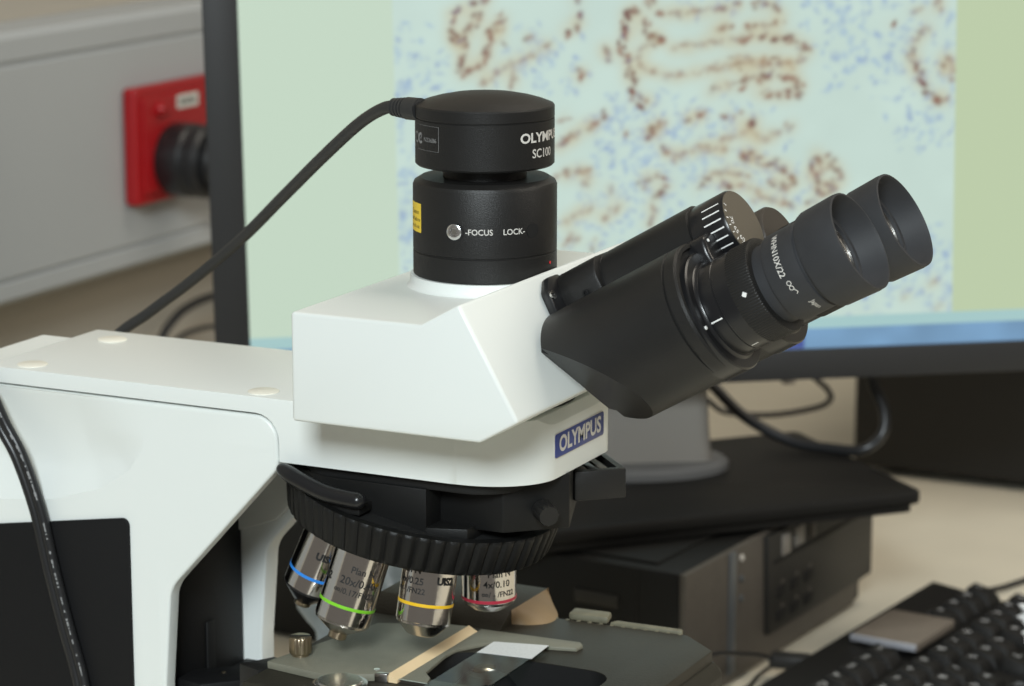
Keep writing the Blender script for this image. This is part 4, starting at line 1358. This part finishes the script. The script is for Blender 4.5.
obj('edge_trim', box((-0.0115, -0.0482, 0.1699), (0.0150, 0.0010, 0.0014)), M['steel'], mic)
obj('pivot_pin', lathe([(0.0013, 0.1715), (0.0013, 0.1727), (0, 0.1729)], Matrix.Translation((-0.0280, -0.0465, 0)), 16), M['screw'], mic)
obj('plate_hole', lathe([(0.0018, 0.17235), (0.0018, 0.17255), (0, 0.17255)], Matrix.Translation((-0.0310, 0.0120, 0)), 20), M['deep'], mic)
# knurled nickel screw on the plate
kf = Matrix.Translation((-0.0655, -0.0440, 0.1724))
bm = lathe([(0.0035, 0), (0.0035, 0.0008), (0.0044, 0.0012), (0.0047, 0.0018), (0.0047, 0.0078), (0.0043, 0.0084), (0.0, 0.0084)], kf, 120, mod=lambda i, r, a: r - (0.00025 if int(a * 15 / PI) % 2 and i in (3, 4) else 0))
kb2 = obj('thumb_screw', bm, M['brass'], mic, sharp=60)
obj('screw_slot', box((0, 0, 0), (0.0088, 0.0011, 0.0003), M4=Matrix.Translation((-0.0655, -0.0440, 0.18082)) @ Matrix.Rotation(0.5, 4, 'Z')), M['deep'], kb2)
# carriage in front-left: round disc, dark blocks and rails
obj('carriage_disc', lathe([(0.0112, 0.1640), (0.0112, 0.1728), (0.0105, 0.1732), (0.0092, 0.1732), (0.0088, 0.1740), (0, 0.1740)], Matrix.Translation((-0.0329, -0.0683, 0)), 56), M['steel'], mic)
bm = prism([(-0.0885, -0.0555), (-0.0800, -0.0410), (-0.0690, -0.0440), (-0.0765, -0.0600)], 0.1560, 0.1690, 'z', bev=0.0008)
obj('carriage_block', bm, M['black'], mic)
bm = prism([(-0.0790, -0.0665), (-0.0655, -0.0490), (-0.0640, -0.0505), (-0.0770, -0.0680)], 0.1600, 0.1665, 'z', bev=0.0004)
prism([(-0.0720, -0.0640), (-0.0480, -0.0530), (-0.0300, -0.0560), (-0.0300, -0.0760), (-0.0700, -0.0760)], 0.1570, 0.1625, 'z', bm, bev=0.0006)
obj('carriage_rail', bm, M['steel'], mic)
bm = prism([(-0.1340, -0.0200), (-0.0880, 0.0210), (-0.0830, 0.0140), (-0.0900, -0.0050), (-0.1200, -0.0360), (-0.1340, -0.0330)], 0.1400, 0.1490, 'z', bev=0.001)
cb = obj('stage_bracket', bm, M['panel'], mic)
for x, y in ((-0.1195, -0.0180), (-0.1120, -0.0130)):
    obj('bracket_screw', lathe([(0.0010, 0.1488), (0.0010, 0.1494), (0, 0.1496)], Matrix.Translation((x, y, 0)), 12), M['brass'], cb)
# rear carriage plate behind the holder, its bevelled end painted with a warm reflection
bm = prism([(0.0305, 0.1690), (0.0420, 0.1752), (0.0790, 0.1752), (0.0800, 0.1690)], -0.075, -0.0104, 'x', bev=0.0004)
rc_ = obj('rear_carriage', bm, M['stage'], mic)
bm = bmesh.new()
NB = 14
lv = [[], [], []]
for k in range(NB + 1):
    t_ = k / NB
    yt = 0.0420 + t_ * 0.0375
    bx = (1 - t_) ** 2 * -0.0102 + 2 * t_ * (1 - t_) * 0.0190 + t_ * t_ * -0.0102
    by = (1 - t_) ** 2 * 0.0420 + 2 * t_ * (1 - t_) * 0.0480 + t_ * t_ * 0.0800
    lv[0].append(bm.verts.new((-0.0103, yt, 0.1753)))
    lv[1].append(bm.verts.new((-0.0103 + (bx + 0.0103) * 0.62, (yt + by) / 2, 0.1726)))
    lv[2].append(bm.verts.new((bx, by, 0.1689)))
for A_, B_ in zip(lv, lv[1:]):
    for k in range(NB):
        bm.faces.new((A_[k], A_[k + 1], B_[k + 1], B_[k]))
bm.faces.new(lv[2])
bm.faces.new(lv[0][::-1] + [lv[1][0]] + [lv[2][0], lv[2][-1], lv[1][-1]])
obj('warm_reflect_end', bm, M['reflect2'], rc_, sharp=60, label='bevelled end with painted brown reflection')
# stage pillar carrying the stage
obj('stage_arm', prism([(-0.137, -0.028), (-0.070, -0.028), (-0.070, 0.028), (-0.137, 0.028)], 0.118, 0.1400, 'z', bev=0.002), M['panel'], mic)
obj('condenser_mount', lathe([(0.026, 0.118), (0.026, 0.1390)], None, 48), M['panel'], mic)
obj('field_lens', lathe([(0.024, 0.039), (0.024, 0.050), (0.018, 0.052), (0, 0.052)], None, 48), M['black_s'], mic)

# ------------------------------------------------------------------ glass slide
t = thing('glass_slide', 'thin glass slide with white frosted end lying over the stage slot', 'slide', (0.0072, -0.020, 0.1707))
AX = math.radians(2.5)
SLM = Matrix.Rotation(0.0, 4, 'Z')
bm = prism([(-0.0098, -0.0460), (0.0150, -0.0460), (0.0136, 0.0353), (-0.0098, 0.0297)], 0.0, 0.0010, 'z', bev=0.00012, seg=1)
obj('glass', bm, M['slideg'], t, sharp=20)
bm = prism([(-0.0096, 0.0136), (0.0146, 0.0158), (0.0134, 0.0350), (-0.0096, 0.0294)], 0.00102, 0.00112, 'z')
obj('frosted_end', bm, M['frost'], t, label='white frosted end')
bm = prism([(0.004 * math.cos(a) * (1 + 0.2 * math.sin(3 * a)) + 0.002, 0.007 * math.sin(a) * (1 + 0.15 * math.cos(2 * a)) - 0.004) for a in [2 * PI * k / 28 for k in range(28)]], 0.00102, 0.00106, 'z')
obj('stained_section', bm, M['tissue_pink'], t)

# ------------------------------------------------------------------ camera on the trinocular port
cx0 = V((-0.0015, 0, 0.3322))
cmr = thing('microscope_camera', 'black round digital camera on its adapter atop the white microscope head', 'camera', cx0)
Z0 = 0.3322
F = Matrix.Identity(4)
vz = math.atan2(-math.cos(TH), math.sin(TH))     # direction of the viewer round the vertical axis
lv_ = lambda z: z - Z0
R1, R2 = 0.0282, 0.02925
bm = lathe([(0.0, 0.0002), (R2 - 0.0003, 0.0002), (R2, 0.0006), (R2, lv_(0.3419)), (R2 - 0.0004, lv_(0.3422)), (R2 - 0.0004, lv_(0.3425)), (R2, lv_(0.3428)), (R2, lv_(0.3688)), (R2 - 0.0006, lv_(0.3702)), (R2 - 0.0032, lv_(0.3718)), (0.017, lv_(0.3718)), (0.017, lv_(0.378)), (0.0, lv_(0.378))], None, 96)
ad = obj('adapter', bm, M['black'], cmr, sharp=25)
bm = lathe([(0.0, lv_(0.3768)), (R1 - 0.0008, lv_(0.3768)), (R1, lv_(0.3776)), (R1, lv_(0.3957)), (R1 - 0.0004, lv_(0.3959)), (R1 - 0.0004, lv_(0.3962)), (0.0, lv_(0.3962))], None, 96)
cb_ = obj('camera_body', bm, M['black'], cmr, sharp=25)
bm = lathe([(0.0, lv_(0.3962)), (R1 - 0.0002, lv_(0.3962)), (R1, lv_(0.3965)), (R1, lv_(0.4006)), (R1 - 0.0004, lv_(0.4012)), (R1 - 0.004, lv_(0.4026)), (0.020, lv_(0.4038)), (0.014, lv_(0.4050)), (0.007, lv_(0.4057)), (0.0, lv_(0.4060))], None, 96)
obj('camera_lid', bm, M['black'], cmr, sharp=25)


def rnd(R, ang, z):
    return cyl_map(F, R + 0.00007, vz + math.radians(ang), lv_(z))


text(cb_, 'OLYMPUS', 0.0054, rnd(R1, 57.5, 0.3898), M['silv'], 0.028, sx=1.14)
text(cb_, 'SC100', 0.0050, rnd(R1, 55.5, 0.3834), M['silv'], 0.012, sx=0.98)
bm = text_mesh('N23686', 0.0025, rnd(R1, -50.5, 0.3886), 0.0)
a0, a1 = vz + math.radians(-72), vz + math.radians(-40)
for (p0, p1, h0, h1) in ((a0, a1, 0.3942, 0.3943), (a0, a1, 0.3843, 0.3844), (a1 - 0.003, a1 + 0.003, 0.3843, 0.3943)):
    arc_patch(F, R1 + 0.00006, p0, p1, lv_(h0), lv_(h1), 10, bm)
mp = rnd(R1, -64.5, 0.3889)
t_ = bmesh.new()
for kk in range(13):
    b0, b1 = math.radians(60 + 20 * kk), math.radians(80 + 20 * kk)
    t_.faces.new([t_.verts.new(mp(r * math.cos(a) * 0.9, r * math.sin(a))) for r, a in ((0.0012, b0), (0.0023, b0), (0.0023, b1), (0.0012, b1))])
t_.faces.new([t_.verts.new(mp(*q)) for q in ((-0.0004, 0.0002), (0.0002, -0.0007), (0.0016, 0.0018), (0.0003, 0.0005))])
bm = merge(bm, t_)
t_ = bmesh.new()
mp = rnd(R1, -73, 0.3889)
for kk in range(18):
    b0, b1 = math.radians(20 * kk), math.radians(20 * kk + 20)
    t_.faces.new([t_.verts.new(mp(r * math.cos(a), r * math.sin(a))) for r, a in ((0.0017, b0), (0.0023, b0), (0.0023, b1), (0.0017, b1))])
bm = merge(bm, t_)
obj('compliance_print', bm, M['dim'], cb_, fin=False)
text(ad, '-FOCUS', 0.0033, rnd(R2, -4.2, 0.3533), M['silv'], 0.012, sx=0.97)
text(ad, 'LOCK-', 0.0033, rnd(R2, 24.0, 0.3533), M['silv'], 0.012, sx=0.97)


def radial(ang, z, R):
    a = vz + math.radians(ang)
    return frame((R * math.cos(a), R * math.sin(a), lv_(z)), (math.cos(a), math.sin(a), 0), (0, 0, 1))


obj('screw_hole', lathe([(0.0039, -0.001), (0.0039, 0.00012), (0, 0.00012)], radial(-23.9, 0.3533, R2), 32), M['deep'], ad)
bm = lathe([(0.0032, 0), (0.0032, 0.0006), (0.0027, 0.0009), (0.0017, 0.0009), (0.0014, 0.00035), (0, 0.00035)], radial(-23.9, 0.3533, R2), 32)
sc_ = obj('focus_screw', bm, M['screw'], ad)
obj('hex_socket', lathe([(0.0012, 0.0003), (0.0012, 0.00055), (0, 0.00055)], radial(-23.9, 0.3533, R2), 6), M['cable_g'], sc_)
obj('lock_hole', lathe([(0.0029, -0.001), (0.0029, 0.00012), (0, 0.00012)], radial(40.8, 0.3531, R2), 32), M['deep'], ad)
obj('red_dot', lathe([(0.0006, 0), (0.0006, 0.0001), (0, 0.00015)], radial(63.8, 0.3385, R2), 12), M['red'], ad)
bm = arc_patch(F, R2 + 0.00006, vz + math.radians(-92), vz + math.radians(-60.4), lv_(0.3507), lv_(0.3625), 14)
ys = obj('sticker', bm, M['yellow'], ad, fin=False, label='yellow sticker')
bm = text_mesh('Caution', 0.0026, rnd(R2 + 0.00003, -72, 0.3588), 0.0)
merge(bm, text_mesh('read before', 0.0024, rnd(R2 + 0.00003, -73, 0.3558), 0.0))
merge(bm, text_mesh('use of unit', 0.0024, rnd(R2 + 0.00003, -73, 0.3530), 0.0))
obj('sticker_print', bm, M['dark_ink'], ys, fin=False)
# cable with strain relief, falling away behind the arm
cp = [(-0.0282, -0.0110, 0.3985), (-0.0353, -0.0085, 0.3986), (-0.0438, -0.0064, 0.3976), (-0.0621, 0.0054, 0.389), (-0.0888, 0.0223, 0.3717), (-0.1228, 0.0457, 0.3488), (-0.1595, 0.067, 0.3225), (-0.1941, 0.0784, 0.2983), (-0.2204, 0.0841, 0.2808), (-0.2450, 0.0850, 0.262), (-0.272, 0.09, 0.22), (-0.285, 0.11, 0.10), (-0.29, 0.14, 0.004)]
obj('camera_cable', tube([tuple(V(p) - cx0) for p in cp], 0.0026, 14), M['cable_m'], cmr)
pa, pb = V((-0.0268, -0.0118, 0.3988)) - cx0, V((-0.0390, -0.0075, 0.3984)) - cx0
dz = (pb - pa).normalized()
Lr = (pb - pa).length
pr = [(0.0, -0.003), (0.0046, -0.003), (0.0046, 0.0045)]
for k in range(4):
    h = 0.0048 + k * 0.0021
    pr += [(0.0032, h), (0.0032, h + 0.0006), (0.0043 - 0.0002 * k, h + 0.0008), (0.0043 - 0.0002 * k, h + 0.0018)]
pr += [(0.0028, 0.0136), (0, 0.0136)]
obj('strain_relief', lathe(pr, frame(pa, dz), 32), M['cable_m'], cmr)

# ------------------------------------------------------------------ twin cord hanging in front of the arm
fc = [(-0.305, 0.060, 0.004), (-0.300, 0.030, 0.100), (-0.293, 0.004, 0.220), (-0.282, -0.012, 0.272), (-0.262, -0.022, 0.2885), (-0.247, -0.036, 0.2895), (-0.2345, -0.0500, 0.2880), (-0.2240, -0.0530, 0.2800), (-0.2150, -0.0512, 0.2715), (-0.2078, -0.0502, 0.2568), (-0.1995, -0.0502, 0.2432), (-0.1911, -0.0502, 0.2211), (-0.1849, -0.0502, 0.1952), (-0.1786, -0.0502, 0.1714), (-0.1713, -0.0502, 0.1449), (-0.164, -0.056, 0.115), (-0.150, -0.085, 0.080), (-0.155, -0.125, 0.035), (-0.175, -0.155, 0.006), (-0.21, -0.18, 0.0045)]
t = thing('twin_cable', 'black twin cable with white print hanging in front of the black side panel', 'cable', (-0.20, -0.16, 0))
o0 = V((-0.20, -0.16, 0))
pts = [tuple(V(p) - o0) for p in fc]
bm = tube(pts, 0.0023, 14, off=(-0.0019, 0.0), up=(0, 1, 0))
tube(pts, 0.0023, 14, bm=bm, off=(0.0016, 0.0), up=(0, 1, 0))
obj('cord', bm, M['cable'], t)
# print: little white dashes along the right-hand core
Cs = spline(pts, 40)
bm = None
rr = random.Random(3)
acc = 0
for i in range(290, len(Cs) - 130):
    d_ = (Cs[i + 1] - Cs[i]).normalized()
    x_ = d_.cross(V((0, 1, 0))).normalized()
    if i % 3 == 0 and rr.random() < 0.55:
        wv = rr.uniform(0.0002, 0.0005)
        q = Cs[i] + x_ * (0.0016 if (d_.cross(V((0, 1, 0)))).x > 0 else -0.0019)
        out = V((0.44, -0.89, 0.15)).normalized()
        q = q + (out - d_ * out.dot(d_)).normalized() * 0.00232
        t_ = bmesh.new()
        xs = d_.cross((out - d_ * out.dot(d_)).normalized())
        ll = rr.uniform(0.0003, 0.0011)
        t_.faces.new([t_.verts.new(q + d_ * a * ll + xs * b_ * wv) for a, b_ in ((-1, -1), (1, -1), (1, 1), (-1, 1))])
        bm = merge(bm, t_)
obj('cord_print', bm, M['dim'], t, fin=False)
